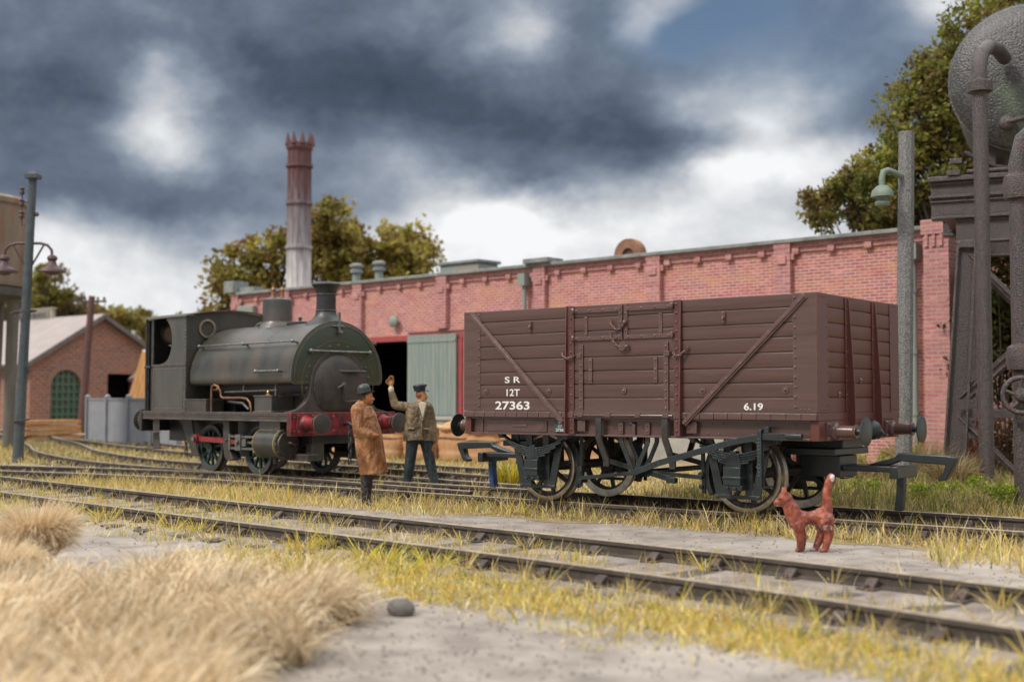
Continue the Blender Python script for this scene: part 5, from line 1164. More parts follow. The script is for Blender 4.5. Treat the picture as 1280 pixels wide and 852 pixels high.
# right trees
def lobeR(px, py, d, rx, ry, px0): return lobe(px, py, d, rx, ry, px0)
tree(tp(1190, 33), 10, [lobeR(1120, 190, 33, 40, 50, 1190), lobeR(1175, 90, 33, 40, 40, 1190), lobeR(1215, 40, 33, 40, 40, 1190), lobeR(1160, 140, 33, 55, 60, 1190), lobeR(1215, 90, 33, 60, 70, 1190), lobeR(1265, 30, 33, 60, 70, 1190), lobeR(1150, 210, 33, 70, 60, 1190), lobeR(1230, 190, 33, 80, 80, 1190), lobeR(1300, 120, 33, 80, 90, 1190)], 420, 85, .42, .18, GRN, 'tall yellow green tree behind the water tower at the right', None, A38, .25)
tree(tp(1090, 35), 7, [lobeR(1060, 225, 35, 30, 22, 1090), lobeR(1015, 250, 35, 22, 20, 1090), lobeR(1035, 262, 35, 24, 26, 1090), lobeR(1080, 240, 35, 34, 40, 1090), lobeR(1110, 270, 35, 50, 40, 1090), lobeR(1150, 290, 35, 60, 60, 1090)], 170, 75, .38, .19, GRN[1:], 'lower rounded tree showing above the right end of the works', None, A38, .2)
# dense growth seen through the trestle
p = tp(1275, 27)
def bush(loc, lobes, ncl, per, cr, size, cols, label, rz=A38, cat='bush', name='bush', group=None):
    r = root(name, loc, rz, label, cat, group); cl = []
    vol = [l[3]*l[4]*l[5] for l in lobes]
    for l, v in zip(lobes, vol):
        for k in range(int(ncl*v/sum(vol))+1):
            d = Vector((random.gauss(0, 1), random.gauss(0, 1), random.gauss(0, 1))).normalized()*(random.random()**.4); cl.append((l[0]+d.x*l[3], l[1]+d.y*l[4], max(.05, l[2]+d.z*l[5]), cr*random.uniform(.5, 1.2)))
    g = MB()
    for c in random.sample(cl, min(len(cl), 24)): g.tube([(c[0]*.5, c[1]*.3, 0), (c[0]*.8, c[1]*.7, c[2]*.55), c[:3]], .035, 5, r2=.008)
    g.build('stems', m_bark, r, smooth=60); leaves('foliage', cl, per, 1.0, size, cols, r); return r
bush(p, [lobeR(1240, 420, 27, 50, 80, 1275), lobeR(1290, 440, 27, 50, 90, 1275), lobeR(1270, 340, 27, 60, 70, 1275), lobeR(1300, 250, 27, 50, 60, 1275)], 150, 75, .38, .17, [(.06, .075, .015), (.11, .12, .02), (.045, .05, .015), (.07, .045, .02)], 'dense dark green bush seen through the iron trestle')
p = tp(1270, 24)
bush(p, [lobeR(1262, 560, 24, 45, 45, 1270), lobeR(1220, 580, 24, 30, 25, 1270), lobeR(1300, 560, 24, 40, 50, 1270)], 60, 70, .25, .1, [(.16, .05, .035), (.10, .04, .03), (.12, .09, .03)], 'low russet red shrub behind the foot of the trestle')
# left background trees
tree(tp(40, 85), 9, [lobe(30, 385, 85, 70, 34, 40), lobe(60, 355, 85, 28, 22, 40), lobe(90, 390, 85, 40, 24, 40), lobe(-30, 380, 85, 60, 45, 40)], 190, 60, .7, .4, BRN, 'brown leaved tree behind the shed roof at the far left', None, A38)
tree(tp(60, 80), 8, [lobe(52, 345, 80, 14, 14, 60), lobe(62, 372, 80, 22, 14, 60)], 26, 60, .6, .36, GRN, 'small bright green tree top behind the yard lamp pole', None, A38)
tree(tp(150, 88), 7, [lobe(130, 400, 88, 40, 18, 150), lobe(160, 398, 88, 26, 18, 150), lobe(110, 415, 88, 50, 16, 150)], 150, 60, .55, .36, AUT, 'low autumn tree behind the shed gable', None, A38)
tree(tp(205, 92), 6.5, [lobe(180, 405, 92, 10, 14, 205), lobe(200, 415, 92, 24, 14, 205), lobe(230, 410, 92, 20, 14, 205), lobe(255, 400, 92, 14, 14, 205)], 120, 50, .5, .36, AUT, 'low autumn tree behind the engine cab', None, A38)

# ------------------------------------------------------------------ grass
m_grass = attr_mat('grass_blade', .7, .3, .3)
STRAW = np.array([(.70, .54, .26), (.60, .46, .22), (.80, .68, .40), (.70, .52, .16), (.45, .32, .14)])
YEL = np.array([(.72, .54, .07), (.66, .55, .08), (.50, .50, .07), (.74, .60, .16), (.66, .42, .07)])
GR = np.array([(.16, .22, .03), (.26, .30, .05), (.12, .15, .03)])
def blades(name, P, h, w, lean, cols, mixp, curve=.5, z0=0.0, dirs=None):
    k = len(P); az = rng.random(k)*2*PI if dirs is None else dirs
    hh = h*rng.uniform(.45, 1.25, k); ln = lean*rng.uniform(.15, 1.55, k)
    d = np.stack([np.cos(az), np.sin(az), np.zeros(k)], 1); up = np.array([0, 0, 1.0])
    wa = rng.random(k)*PI; wd = np.stack([np.cos(wa), np.sin(wa), np.zeros(k)], 1)
    ww = (w*rng.uniform(.6, 1.3, k))[:, None]
    th1 = ln*(1-curve*.5); th2 = ln*(1+curve)
    B = np.concatenate([P, np.full((k, 1), z0)], 1) if P.shape[1] == 2 else P
    m_ = B+(d*np.sin(th1)[:, None]+up*np.cos(th1)[:, None])*(hh*.5)[:, None]
    d = d+np.cross(d, up)*rng.normal(0, .35, k)[:, None]
    t_ = m_+(d*np.sin(th2)[:, None]+up*np.cos(th2)[:, None])*(hh*.5)[:, None]
    V = np.stack([B-wd*ww*.5, B+wd*ww*.5, m_+wd*ww*.42, m_-wd*ww*.42, t_], 1).reshape(-1, 3)
    i = np.arange(k)*5; F4 = np.stack([i, i+1, i+2, i+3], 1); F3 = np.stack([i+3, i+2, i+4], 1)
    sets = [np.asarray(c) for c in cols]; ch = rng.choice(len(sets), k, p=mixp); cc = np.zeros((k, 3))
    for j, s in enumerate(sets): q = ch == j; cc[q] = s[rng.integers(0, len(s), q.sum())]
    cc *= rng.uniform(.7, 1.25, k)[:, None]
    return npmesh(name, V, F4, F3, m_grass, np.repeat(cc, 5, 0))
U2 = lambda a, b, sh: np.array(a, float)+(np.array(b, float)-np.array(a, float))*rng.random(sh)
def along(C, o0, o1, s0, s1, dens, clump=.6, csize=.16):
    """scatter beside a track line: offsets o0..o1, stations by world x from s0 to s1"""
    C2 = np.array([(p.x, p.y) for p in C]); T = np.gradient(C2, axis=0); T /= np.linalg.norm(T, axis=1)[:, None]; Nn = np.stack([-T[:, 1], T[:, 0]], 1)
    q = (C2[:, 0] >= s0) & (C2[:, 0] <= s1); C2, Nn = C2[q], Nn[q]
    o0, o1 = min(o0, o1), max(o0, o1)
    area = (s1-s0)*abs(o1-o0); k = int(area*dens); nc = max(1, int(k*clump/14)); i = rng.integers(0, len(C2), nc); o = rng.uniform(o0, o1, nc)
    cen = C2[i]+Nn[i]*o[:, None]+rng.normal(0, .05, (nc, 2)); a = np.repeat(cen, 14, 0)+rng.normal(0, csize*.5, (nc*14, 2))
    k2 = k-nc*14; i = rng.integers(0, len(C2), max(k2, 1)); b = C2[i]+Nn[i]*rng.uniform(o0, o1, len(i))[:, None]+rng.normal(0, .08, (len(i), 2))
    return np.concatenate([a, b])
def keep_off(P, C, gauge=.766, r=.06):
    C2 = np.array([(p.x, p.y) for p in C]); T = np.gradient(C2, axis=0); T /= np.linalg.norm(T, axis=1)[:, None]
    out = np.ones(len(P), bool)
    for a in range(0, len(P), 4000):
        D = ((P[a:a+4000, None, :]-C2[None])**2).sum(2); j = D.argmin(1); v = P[a:a+4000]-C2[j]; off = np.abs(v[:, 0]*-T[j, 1]+v[:, 1]*T[j, 0]); out[a:a+4000] = np.abs(off-gauge) > r
    return P[out]
def grass(label, P, h, w, lean, cols, mixp, curve=.5):
    for C in (T1, T2, T3, T4): P = keep_off(P, C)
    o = blades('grass', P, h, w, lean, cols, mixp, curve); tag(o, label, 'grass', kind='stuff'); return o
# between and around the tracks; kept clear of the cat and the men's feet
CLEAR = [(3.21, -2.5, .42), (-4.3, -1.5, .12), (-6.0, 1.49, .15)]
_g = grass
def grass(label, P, *a):
    for x, y, r in CLEAR: P = P[((P-np.array((x, y)))**2).sum(1) > r*r]
    return _g(label, P, *a)
OLD = np.array([(.34, .26, .12), (.26, .19, .08), (.40, .30, .15), (.2, .15, .07)])
MS = [.78, .18, .04]
grass('low matted dry grass beside the wagon track', np.concatenate([along(T2, -.84, -1.45, -13, 10, 900, .75), along(T2, -1.2, -2.1, -13, -2.0, 520, .8), along(T2, -1.5, -2.6, -15, -5, 420, .8), along(T2, -1.3, -2.3, 4.2, 9, 600, .8)]), .13, .010, 1.15, [STRAW, YEL, GR], MS)
grass('dry yellow grass stalks in front of the wagon track', np.concatenate([along(T2, -.86, -1.45, -12, 9, 190, .8), along(T2, -1.3, -2.0, -12, -2.5, 110, .8), along(T2, -1.5, -2.6, -14, -6, 90, .8), along(T2, -1.3, -2.7, 4.4, 9, 260, .8)]), .27, .011, .62, [STRAW, YEL, GR], [.72, .22, .06])
grass('sparse dry grass between the rails of the wagon track', np.concatenate([along(T2, -.66, .66, -14, 10, 130, .8), along(T2, .8, 1.5, -14, 10, 420)]), .18, .011, .8, [STRAW, YEL, GR], [.75, .2, .05])
grass('yellow green grass between the rails of the nearest track', np.concatenate([along(T1, -.62, .62, -13, 3.5, 210, .93), along(T1, -.62, .62, 3.5, 11, 120, .93), along(T1, .78, 1.2, -14, -1, 420, .85), along(T1, .78, 1.0, -1, 8, 90, .9)]), .19, .009, .8, [STRAW, YEL, GR], [.6, .33, .07])
grass('golden grass along the near side of the nearest track', np.concatenate([along(T1, -.82, -1.3, -10, 9.5, 300, .93), along(T1, -1.2, -2.2, -.5, 3.0, 380, .92), along(T1, -1.1, -2.0, 3.0, 7.5, 460, .85), along(T1, -1.9, -2.6, .5, 5.5, 160, .9), along(T1, -1.0, -1.8, -6.5, -1, 110, .92)]), .16, .009, 1.1, [STRAW, YEL, GR], [.42, .50, .08])
grass('low golden mat of grass in the right foreground', np.concatenate([along(T1, -1.15, -2.3, -1.5, 3.2, 900, .85), along(T1, -1.0, -1.95, 3.0, 7.2, 1100, .8)]), .12, .010, 1.35, [STRAW, YEL, GR], [.5, .44, .06])
grass('straw coloured grass over the rough ground behind the tracks', np.concatenate([U2((-34, 1.6), (-4, 8.6), (26000, 2)), U2((-4, 1.5), (7, 7.5), (13000, 2)), U2((-48, -6), (-12, 2), (12000, 2)), U2((-45, 3), (-20, 14), (12000, 2))]), .2, .015, .9, [STRAW, YEL, GR, OLD], [.50, .14, .10, .26])
grass('taller tangled grass round the foot of the water tower', np.concatenate([U2((-2, 3.5), (5, 10.5), (7500, 2)), U2((-1.5, 1.6), (6, 4.2), (5000, 2))]), .42, .013, .9, [np.array([(.34, .26, .12), (.26, .19, .08), (.45, .36, .19), (.2, .15, .07)]), YEL*.6, GR], [.62, .08, .30], .8)

def tuft(px, py, n, h, w, rad, cols, mixp, label, lean=.45, name='grass_tuft', z=0, curve=.7):
    c = cross(px, py, z); a = rng.random(n)*2*PI; rr = rad*np.sqrt(rng.random(n)); P = np.stack([c.x+rr*np.cos(a), c.y+rr*np.sin(a)], 1)
    o = blades(name, P, h, w, lean, cols, mixp, curve, 0, a); o.data.name = name; return tag(o, label, 'grass tuft')
tuft(640, 611, 700, .50, .016, .22, [np.array([(.62, .50, .03), (.50, .46, .03), (.70, .52, .05)]), GR*1.3, STRAW], [.62, .28, .1], 'thick yellow green grass tuft behind the wagon left coupling')
# foreground straw
def poly_pts(poly, n):
    poly = np.array(poly, float); a, b = poly.min(0), poly.max(0); out = []
    while sum(len(o) for o in out) < n:
        q = a+(b-a)*rng.random((n*2, 2)); inside = np.zeros(len(q), bool); j = len(poly)-1
        for i in range(len(poly)):
            c = ((poly[i, 1] > q[:, 1]) != (poly[j, 1] > q[:, 1])) & (q[:, 0] < (poly[j, 0]-poly[i, 0])*(q[:, 1]-poly[i, 1])/(poly[j, 1]-poly[i, 1]+1e-12)+poly[i, 0]); inside ^= c; j = i
        out.append(q[inside])
    return np.concatenate(out)[:n]
fld = [(-40, 740), (60, 735), (110, 752), (185, 742), (230, 742), (300, 752), (370, 750), (418, 768), (412, 800), (350, 830), (290, 870), (180, 960), (-60, 960)]
wp = [(cross(x, y).x, cross(x, y).y) for x, y in fld]
HAY = np.array([(.86, .70, .46), (.76, .58, .36), (.94, .81, .59), (.52, .36, .19), (.90, .75, .52)])
def arcs(name, P, dirs, h, w, lean0, bend, cols, parent=None, tint=None, side=.25, nseg=4, pw=1):
    """long fibres that rise and then fall over along their own bearing"""
    k = len(P); d = np.stack([np.cos(dirs), np.sin(dirs), np.zeros(k)], 1); sd_ = np.stack([-np.sin(dirs), np.cos(dirs), np.zeros(k)], 1); up = np.array([0, 0, 1.0])
    wa = rng.random(k)*PI; wd = np.stack([np.cos(wa), np.sin(wa), .4*np.sin(wa*3)], 1)*(w*rng.uniform(.6, 1.3, k))[:, None]*.5
    cur = P.copy(); th = lean0; l0_ = lean0; sl = (h/nseg)[:, None]; V = [cur-wd, cur+wd]; sway = rng.normal(0, side, k)[:, None]
    for i in range(nseg):
        cur = cur+(d*np.sin(th)[:, None]+up*np.cos(th)[:, None]+sd_*sway*(i/nseg))*sl; th = l0_+bend*((i+1)/nseg)**pw; cur[:, 2] = np.maximum(cur[:, 2], .006)
        if i < nseg-1: V += [cur-wd*(1-.15*i), cur+wd*(1-.15*i)]
        else: V += [cur]
    V = np.stack(V, 1); n = V.shape[1]; V = V.reshape(-1, 3); b0 = np.arange(k)*n
    F4 = np.concatenate([np.stack([b0+2*i, b0+2*i+1, b0+2*i+3, b0+2*i+2], 1) for i in range(nseg-1)]); F3 = np.stack([b0+2*(nseg-1), b0+2*(nseg-1)+1, b0+n-1], 1)
    cc = cols[rng.integers(0, len(cols), k)]*rng.uniform(.75, 1.15, k)[:, None]
    if tint is not None: cc = cc*tint[:, None]
    return npmesh(name, V, F4, F3, m_grass, np.repeat(cc, n, 0), parent)
def straw(centres, per, rad, h, name):
    P, D, H, L0, B, T = [], [], [], [], [], []
    for (x, y, sc, dr, z0) in centres:
        n = int(per*sc*sc); a = rng.random(n)*2*PI; rr = rad*sc*np.sqrt(rng.random(n))
        P.append(np.stack([x+rr*np.cos(a), y+rr*np.sin(a), np.full(n, z0)], 1))
        dd = np.where(rng.random(n) < .6, dr+rng.normal(0, .55, n), a+rng.normal(0, .5, n)); D.append(dd)
        H.append(h*(.55+.45*sc)*rng.uniform(.5, 1.25, n)); L0.append(np.abs(rng.normal(.45, .35, n))); B.append(rng.uniform(.7, 2.5, n)); T.append(np.full(n, random.uniform(.68, 1.15)))
    c = np.concatenate
    return arcs(name, c(P), c(D), c(H), .011, c(L0), c(B), HAY, None, c(T), .4)
cen = poly_pts(wp, 128); comb = rng.uniform(0, 2*PI, 7)
CE = []
for (x, y) in cen:
    gx = math.sin(x*1.1+y*.6)+.7*math.sin(y*1.9-x*.8); CE.append((x, y, random.uniform(.5, 1.35), R_(20)+gx*1.5+random.gauss(0, .35), .0))
tag(straw(CE, 240, .15, .43, 'dry_straw'), 'mass of pale dry straw tumbling over the lower left foreground', 'straw', kind='stuff')
c = cross(45, 722)
n = 5500; a = rng.random(n)*2*PI; rr = .12*np.sqrt(rng.random(n)); P = np.stack([c.x+rr*np.cos(a), c.y+rr*np.sin(a), np.zeros(n)], 1)
o = arcs('straw_tuft', P, a+rng.normal(0, .35, n), .70*rng.uniform(.6, 1.12, n), .0085, np.abs(rng.normal(.08, .08, n)), rng.uniform(.5, 3.2, n), HAY, None, None, .25, 5, 1.8); tag(o, 'upright pale straw tuft in front of the nearest track at the left', 'straw tuft')
c = cross(-8, 748)
n = 5000; a = rng.random(n)*2*PI; rr = .18*np.sqrt(rng.random(n)); P = np.stack([c.x+rr*np.cos(a), c.y+rr*np.sin(a), np.zeros(n)], 1)
o = arcs('straw_tuft', P, a+rng.normal(0, .4, n), .50*rng.uniform(.6, 1.12, n), .0085, np.abs(rng.normal(.15, .12, n)), rng.uniform(.8, 3.0, n), HAY, None, None, .25, 5, 1.5); tag(o, 'lower straw tuft cut by the left edge of the picture', 'straw tuft')
for (px, py, hh, rad, lb) in ((1148, 601, .95, .35, 'brown dead grass heap at the foot of the grey lamp post'), (1192, 612, .7, .3, 'brown dead grass heap against the trestle leg'), (1100, 606, .55, .4, 'low brown dead grass heap behind the right wagon coupling')):
    c = cross(px, py); n = 1500; a = rng.random(n)*2*PI; rr = rad*np.sqrt(rng.random(n)); P = np.stack([c.x+rr*np.cos(a), c.y+rr*np.sin(a), np.zeros(n)], 1)
    o = arcs('dead_grass_heap', P, a+rng.normal(0, .6, n), hh*rng.uniform(.5, 1.15, n), .010, np.abs(rng.normal(.2, .2, n)), rng.uniform(.4, 2.2, n), np.array([(.40, .29, .14), (.30, .21, .10), (.52, .42, .24), (.2, .15, .07)])); tag(o, lb, 'grass heap')
# wiry stalks standing among and leaning across the rails
for C, s0, s1, n_, hh in ((T1, -13, 10, 150, .26), (T2, -13, 10, 120, .30)):
    C2 = [p for p in C if s0 < p.x < s1]; P, D = [], []
    for k in range(n_):
        p = random.choice(C2); o_ = random.choice((-1, 1))*random.uniform(.35, 1.15); o_ = o_ if random.random() < .6 else -random.uniform(.85, 1.2)
        x, y = p.x+random.uniform(-.2, .2), p.y+o_; m_ = random.randint(6, 16)
        if any((x-a_)**2+(y-b_)**2 < r_2*r_2 for a_, b_, r_2 in CLEAR): continue
        a = rng.random(m_)*2*PI; P.append(np.stack([x+.03*np.cos(a), y+.03*np.sin(a), np.full(m_, .02)], 1)); D.append(a)
    P = np.concatenate(P); n = len(P)
    o = arcs('grass', P, np.concatenate(D), hh*rng.uniform(.5, 1.25, n), .009, rng.uniform(.2, 1.1, n), rng.uniform(0, .5, n), np.concatenate([STRAW, STRAW, YEL]), None, None, .1)
    tag(o, 'wiry straw coloured stalks leaning across the rails of the '+('nearest track' if C is T1 else 'wagon track'), 'grass', kind='stuff')
# golden tussocks lying beside the nearest track
TU = [(215, 662), (250, 668), (300, 664), (340, 672), (380, 690), (420, 688), (455, 700), (480, 706), (505, 716), (540, 712), (12, 640), (35, 634), (95, 645), (130, 650)]
for i, (px, py) in enumerate(TU): TU[i] = (px, py)
P, D, Tn = [], [], []
for px, py in TU:
    c = cross(px, py); n = 75; a = rng.random(n)*2*PI; P.append(np.stack([c.x+.06*np.cos(a), c.y+.05*np.sin(a), np.zeros(n)], 1)); D.append(a+rng.normal(0, .3, n)); Tn.append(np.full(n, random.uniform(.85, 1.1)))
c_ = np.concatenate; P = c_(P); n = len(P)
o = arcs('grass', P, c_(D), .30*rng.uniform(.5, 1.2, n), .010, rng.uniform(.5, 1.25, n), rng.uniform(.1, .6, n), np.array([(.74, .60, .06), (.66, .62, .08), (.8, .66, .14), (.45, .50, .07), (.75, .50, .06)]), None, c_(Tn), .2)
tag(o, 'bright golden grass sprawling on the dirt in front of the nearest track', 'grass', kind='stuff')
# bright weeds by the tower
m_weed = attr_mat('weed_leaf', .8, .2, .35)
WD = [(.28, .36, .03), (.20, .28, .03), (.38, .42, .05), (.13, .18, .03)]
for i, (px, py, rx, h, lb) in enumerate([(1070, 592, .28, .38, 'bright green weed under the right wagon buffer'), (1110, 588, .22, .5, 'taller bright green weed between the wagon buffers and the brick wall'), (1140, 560, .3, .75, 'leafy bright green weed at the foot of the grey post'), (1195, 628, .3, .3, 'low green weed in front of the trestle leg'), (1150, 632, .3, .3, 'low green weed under the right coupling hook'), (1255, 640, .3, .35, 'low green weed between the two iron pipes'), (1085, 625, .35, .3, 'low green weed seen just behind the tail of the cat'), (1225, 622, .25, .3, 'small green weed at the foot of the front iron pipe')]):
    c = cross(px, py if py > 580 else 600); cl = [(random.gauss(0, rx*.36), random.gauss(0, rx*.36), random.uniform(.05, h), .10) for _ in range(20)]
    r = root('weed', (c.x, c.y, 0), 0, lb, 'weed', 'green weeds round the water tower'); g = MB()
    for q in cl[:10]: g.tube([(q[0]*.3, q[1]*.3, 0), (q[0]*.8, q[1]*.8, q[2]*.6), q[:3]], .008, 4, r2=.003)
    g.build('stems', mat('weed_stem%d' % i, (.12, .14, .04), (.1, .1, .04), 5, .9), r); leaves('foliage', cl, 44, 1.0, .055, WD, r, m_weed)

# stones and rubble
def stone(px, py, rx, label):
    c = cross(px, py); g = MB(); random.seed(int(px)); g.ell((0, 0, rx*.55), (rx, rx*.8, rx*.62), 10, 7)
    for k in range(4): g.ell((random.uniform(-.4, .4)*rx, random.uniform(-.4, .4)*rx, rx*.5), (rx*.7, rx*.6, rx*.5), 8, 6, (random.random(), random.random(), 0))
    o = blob('stone', g, mat('stone_grey%d' % int(px), (.16, .145, .13), (.10, .09, .085), 8, .9, .6, 30), None, rx*.12, 2); o.location = (c.x, c.y, -.02); return tag(o, label, 'stone')
stone(501, 768, .12, 'dark round stone lying on the dirt in the foreground'); stone(466, 720, .07, 'small pale stone near the straw') if False else None
g = MB(); random.seed(9)
for k in range(900):
    C = random.choice((T1, T1, T2)); p = random.choice(C); x, y = p.x+random.uniform(-.3, .3), p.y+random.uniform(-1.5, 1.5)
    if not -14 < x < 10: continue
    rr = random.uniform(.012, .04); g.ell((x, y, .012+rr*.3), (rr, rr*random.uniform(.6, 1), rr*.7), 6, 4, (random.random(), 0, random.random()*3))
tag(g.build('rubble', m_ball, split=False), 'small loose stones scattered along the tracks', 'rubble', kind='stuff')
g = MB()
for k in range(2600):
    q = cross(random.uniform(100, 1300), random.uniform(640, 850)); rr = random.uniform(.005, .016)
    if abs(q.x) < 14: g.ell((q.x, q.y, rr*.3), (rr, rr*random.uniform(.6, 1), rr*.6), 5, 3)
tag(g.build('grit', mat('pale_grit', (.30, .26, .23), (.16, .14, .12), 9, .9), split=False), 'pale grit scattered over the bare foreground dirt', 'grit', kind='stuff')

# ------------------------------------------------------------------ people
m_skin = attr_mat('painted_figure', .6, .35, 0, .3, 60, .22)
def fig(px, py, dist_y, label):
    c = cross(px, py); return root('person', (c.x, c.y, 0), R_(38.8), label, 'person')
m_coat = mat('tan_coat', (.30, .115, .032), (.15, .055, .02), 6, .48, 1.0, 9, c3=(.42, .21, .085), s3=4.2, spec=.5, stretch=(1, 1, .5), edge=(.55, .30, .13), dense=True)
m_trd = mat('dark_trousers', (.010, .012, .012), (.035, .036, .034), 8, .5, .8, 14, edge=(.08, .08, .078), dense=True)
m_hat = mat('black_felt', (.008, .012, .012), (.035, .045, .042), 9, .42, .3, 30)
m_jack = mat('khaki_jacket', (.14, .092, .042), (.075, .05, .026), 6, .5, 1.0, 11, c3=(.24, .175, .095), s3=4, stretch=(1, 1, .6), edge=(.34, .26, .15), dense=True)
m_navy = mat('navy_trousers', (.007, .013, .017), (.028, .042, .046), 6, .42, 1.0, 10, stretch=(1, 1, .3), edge=(.07, .10, .11), dense=True)
m_shirt = mat('cream_shirt', (.6, .54, .42), (.5, .44, .34), 8, .7)
SK = (.50, .21, .085); SKD = (.33, .13, .06)
for m_ in (m_coat, m_jack, m_navy, m_trd):
    for nd in m_.node_tree.nodes:
        if nd.type == 'BUMP': nd.inputs['Distance'].default_value = .09
# ---- man in tan coat (faces the picture's right)
k = .002485
def u1(x, z, y=0.0): return Vector(((x-190)*k, y, (820-z)*k))
r = fig(460, 631, 0, 'man in a long tan overcoat and black bowler hat, hand in pocket'); 
g = MB()
g.ell(u1(180, 172), (.085, .078, .115), 14, 10); g.ell(u1(192, 185, -.0), (.06, .058, .08), 12, 8); g.cap(u1(210, 178), .016, u1(220, 190), .019); g.ell(u1(205, 206), (.032, .04, .025), 8, 6)
g.ell(u1(212, 195), (.018, .035, .010), 8, 5); g.ell(u1(172, 180, -.078), (.02, .014, .032), 8, 6); g.ell(u1(172, 180, .078), (.02, .014, .032), 8, 6); g.ell(u1(207, 168, -.03), (.02, .018, .012), 8, 5); g.ell(u1(207, 168, .03), (.02, .018, .012), 8, 5)
g.cap(u1(170, 205), .060, u1(163, 240), .055); g.cap(u1(168, 275), .11, u1(175, 420), .13, 1.2); g.cap(u1(180, 460), .13, u1(180, 520), .12, 1.25)
for yy in (-.09, .09): g.cap(u1(178, 520, yy), .095, u1(182, 660, yy), .065); g.cap(u1(182, 660, yy), .065, u1(180, 790, yy), .045); g.cap(u1(178, 805, yy), .045, u1(215, 810, yy), .035)
# near arm into pocket, far arm hanging
g.cap(u1(134, 268, -.18), .045, u1(138, 375, -.25), .04); g.cap(u1(138, 375, -.25), .04, u1(232, 402, -.24), .032); g.ell(u1(245, 402, -.235), (.045, .022, .028), 10, 6)
for f_ in range(4): g.cap(u1(250, 394+f_*6, -.235), .009, u1(268-f_*2, 400+f_*7, -.225), .008)
g.cap(u1(244, 392, -.25), .011, u1(258, 388, -.26), .009)
g.cap(u1(152, 268, .18), .045, u1(160, 380, .25), .04); g.cap(u1(160, 380, .25), .048, u1(190, 470, .24), .035); g.ell(u1(195, 490, .24), (.03, .02, .045), 8, 6)
def c1(v):
    z = v.z
    if z > u1(0, 160).z and v.x < u1(186, 0).x: return (.10, .09, .075)
    if z > u1(0, 225).z and not (v.x < u1(176, 0).x and z > u1(0, 190).z): 
        if abs(abs(v.y)-.03) < .012 and abs(z-u1(0, 172).z) < .008 and v.x > u1(205, 0).x: return (.05, .03, .02)
        if z > u1(0, 199).z and z < u1(0, 193).z and v.x > u1(208, 0).x: return (.25, .06, .045)
        return SK
    if z > u1(0, 225).z: return (.10, .09, .075)
    if z < u1(0, 600).z: return (.03, .033, .033)
    return SKD if (v.x > u1(236, 0).x) else (.2, .1, .05)
bd = blob('body', g, m_skin, r, .010, 3, c1)
# overcoat
g = MB()
g.cap(u1(150, 238), .12, u1(165, 300), .19, 1.25); g.cap(u1(165, 290), .185, u1(180, 400), .20, 1.2); g.cap(u1(182, 380), .205, u1(195, 440), .20, 1.2); g.cap(u1(190, 440), .20, u1(212, 560), .21, 1.22)
L_ = []
for zz, xl_, xr_, dy in ((300, 95, 235, .22), (350, 98, 258, .25), (400, 108, 272, .26), (460, 112, 280, .26), (520, 122, 290, .27), (580, 133, 300, .275), (632, 142, 312, .28)):
    ce, hw = (xl_+xr_)/2, (xr_-xl_)/2
    L_.append([u1(ce+hw*math.cos(a)+(2*math.sin(5*a) if zz > 420 else 0), zz-(8*math.cos(a) if zz > 600 else 0), dy*math.sin(a)*(1+.03*math.sin(7*a))) for a in [2*PI*q/32 for q in range(32)]])
g.rings(L_)
g.cap(u1(128, 252, -.17), .095, u1(140, 372, -.25), .078); g.cap(u1(140, 372, -.25), .078, u1(225, 400, -.245), .055); g.cap(u1(148, 252, .17), .095, u1(160, 375, .25), .078); g.cap(u1(160, 375, .25), .075, u1(188, 455, .25), .055)
g.cap(u1(140, 228, -.06), .045, u1(196, 245, -.03), .03); g.cap(u1(140, 228, .06), .045, u1(196, 245, .03), .03); g.cap(u1(196, 245, -.03), .028, u1(235, 330, -.02), .022); g.tube([u1(225, 402, -.29), u1(262, 400, -.24)], .018, 6)
g.tube([u1(112, 405, -.14), u1(150, 408, -.26), u1(210, 408, -.27), u1(262, 405, -.15)], .014, 6)
g.tube([u1(250, 350, -.10), u1(272, 450, -.13), u1(292, 560, -.14), u1(300, 628, -.14)], .012, 6)
blob('overcoat', g, m_coat, r, .013, 2)
g = MB()
for yy in (-.09, .09): g.cap(u1(185, 600, yy), .095, u1(182, 680, yy), .078); g.cap(u1(182, 680, yy), .078, u1(178, 790, yy*.9), .06)
blob('trousers', g, m_trd, r, .013, 2)
g = MB()
for yy in (-.085, .085): g.cap(u1(172, 806, yy), .042, u1(222, 811, yy), .034); g.cap(u1(176, 795, yy), .045, u1(176, 808, yy), .04)
blob('shoes', g, m_hat, r, .011, 2)
g = MB(); c0 = u1(168, 160); E_ = Euler((0, R_(-14), 0)).to_matrix()
def hat_ring(rad, h, ox=0): return [c0+E_@Vector((rad*math.cos(a)+ox, rad*.86*math.sin(a), h)) for a in [2*PI*q/32 for q in range(32)]]
g.rings([hat_ring(.09, .0), hat_ring(.145, .006), hat_ring(.155, .020), hat_ring(.145, .020), hat_ring(.098, .012), hat_ring(.100, .04), hat_ring(.099, .09), hat_ring(.088, .125), hat_ring(.06, .150), hat_ring(.015, .160)])
h_ = g.build('bowler_hat', m_hat, r, smooth=60)
g = MB(); g.rings([hat_ring(.1015, .018), hat_ring(.1035, .042), hat_ring(.101, .044)], caps=False); g.build('hat_band', mat('hat_band', (.008, .01, .01), (.015, .016, .016), 9, .4), h_, smooth=60)

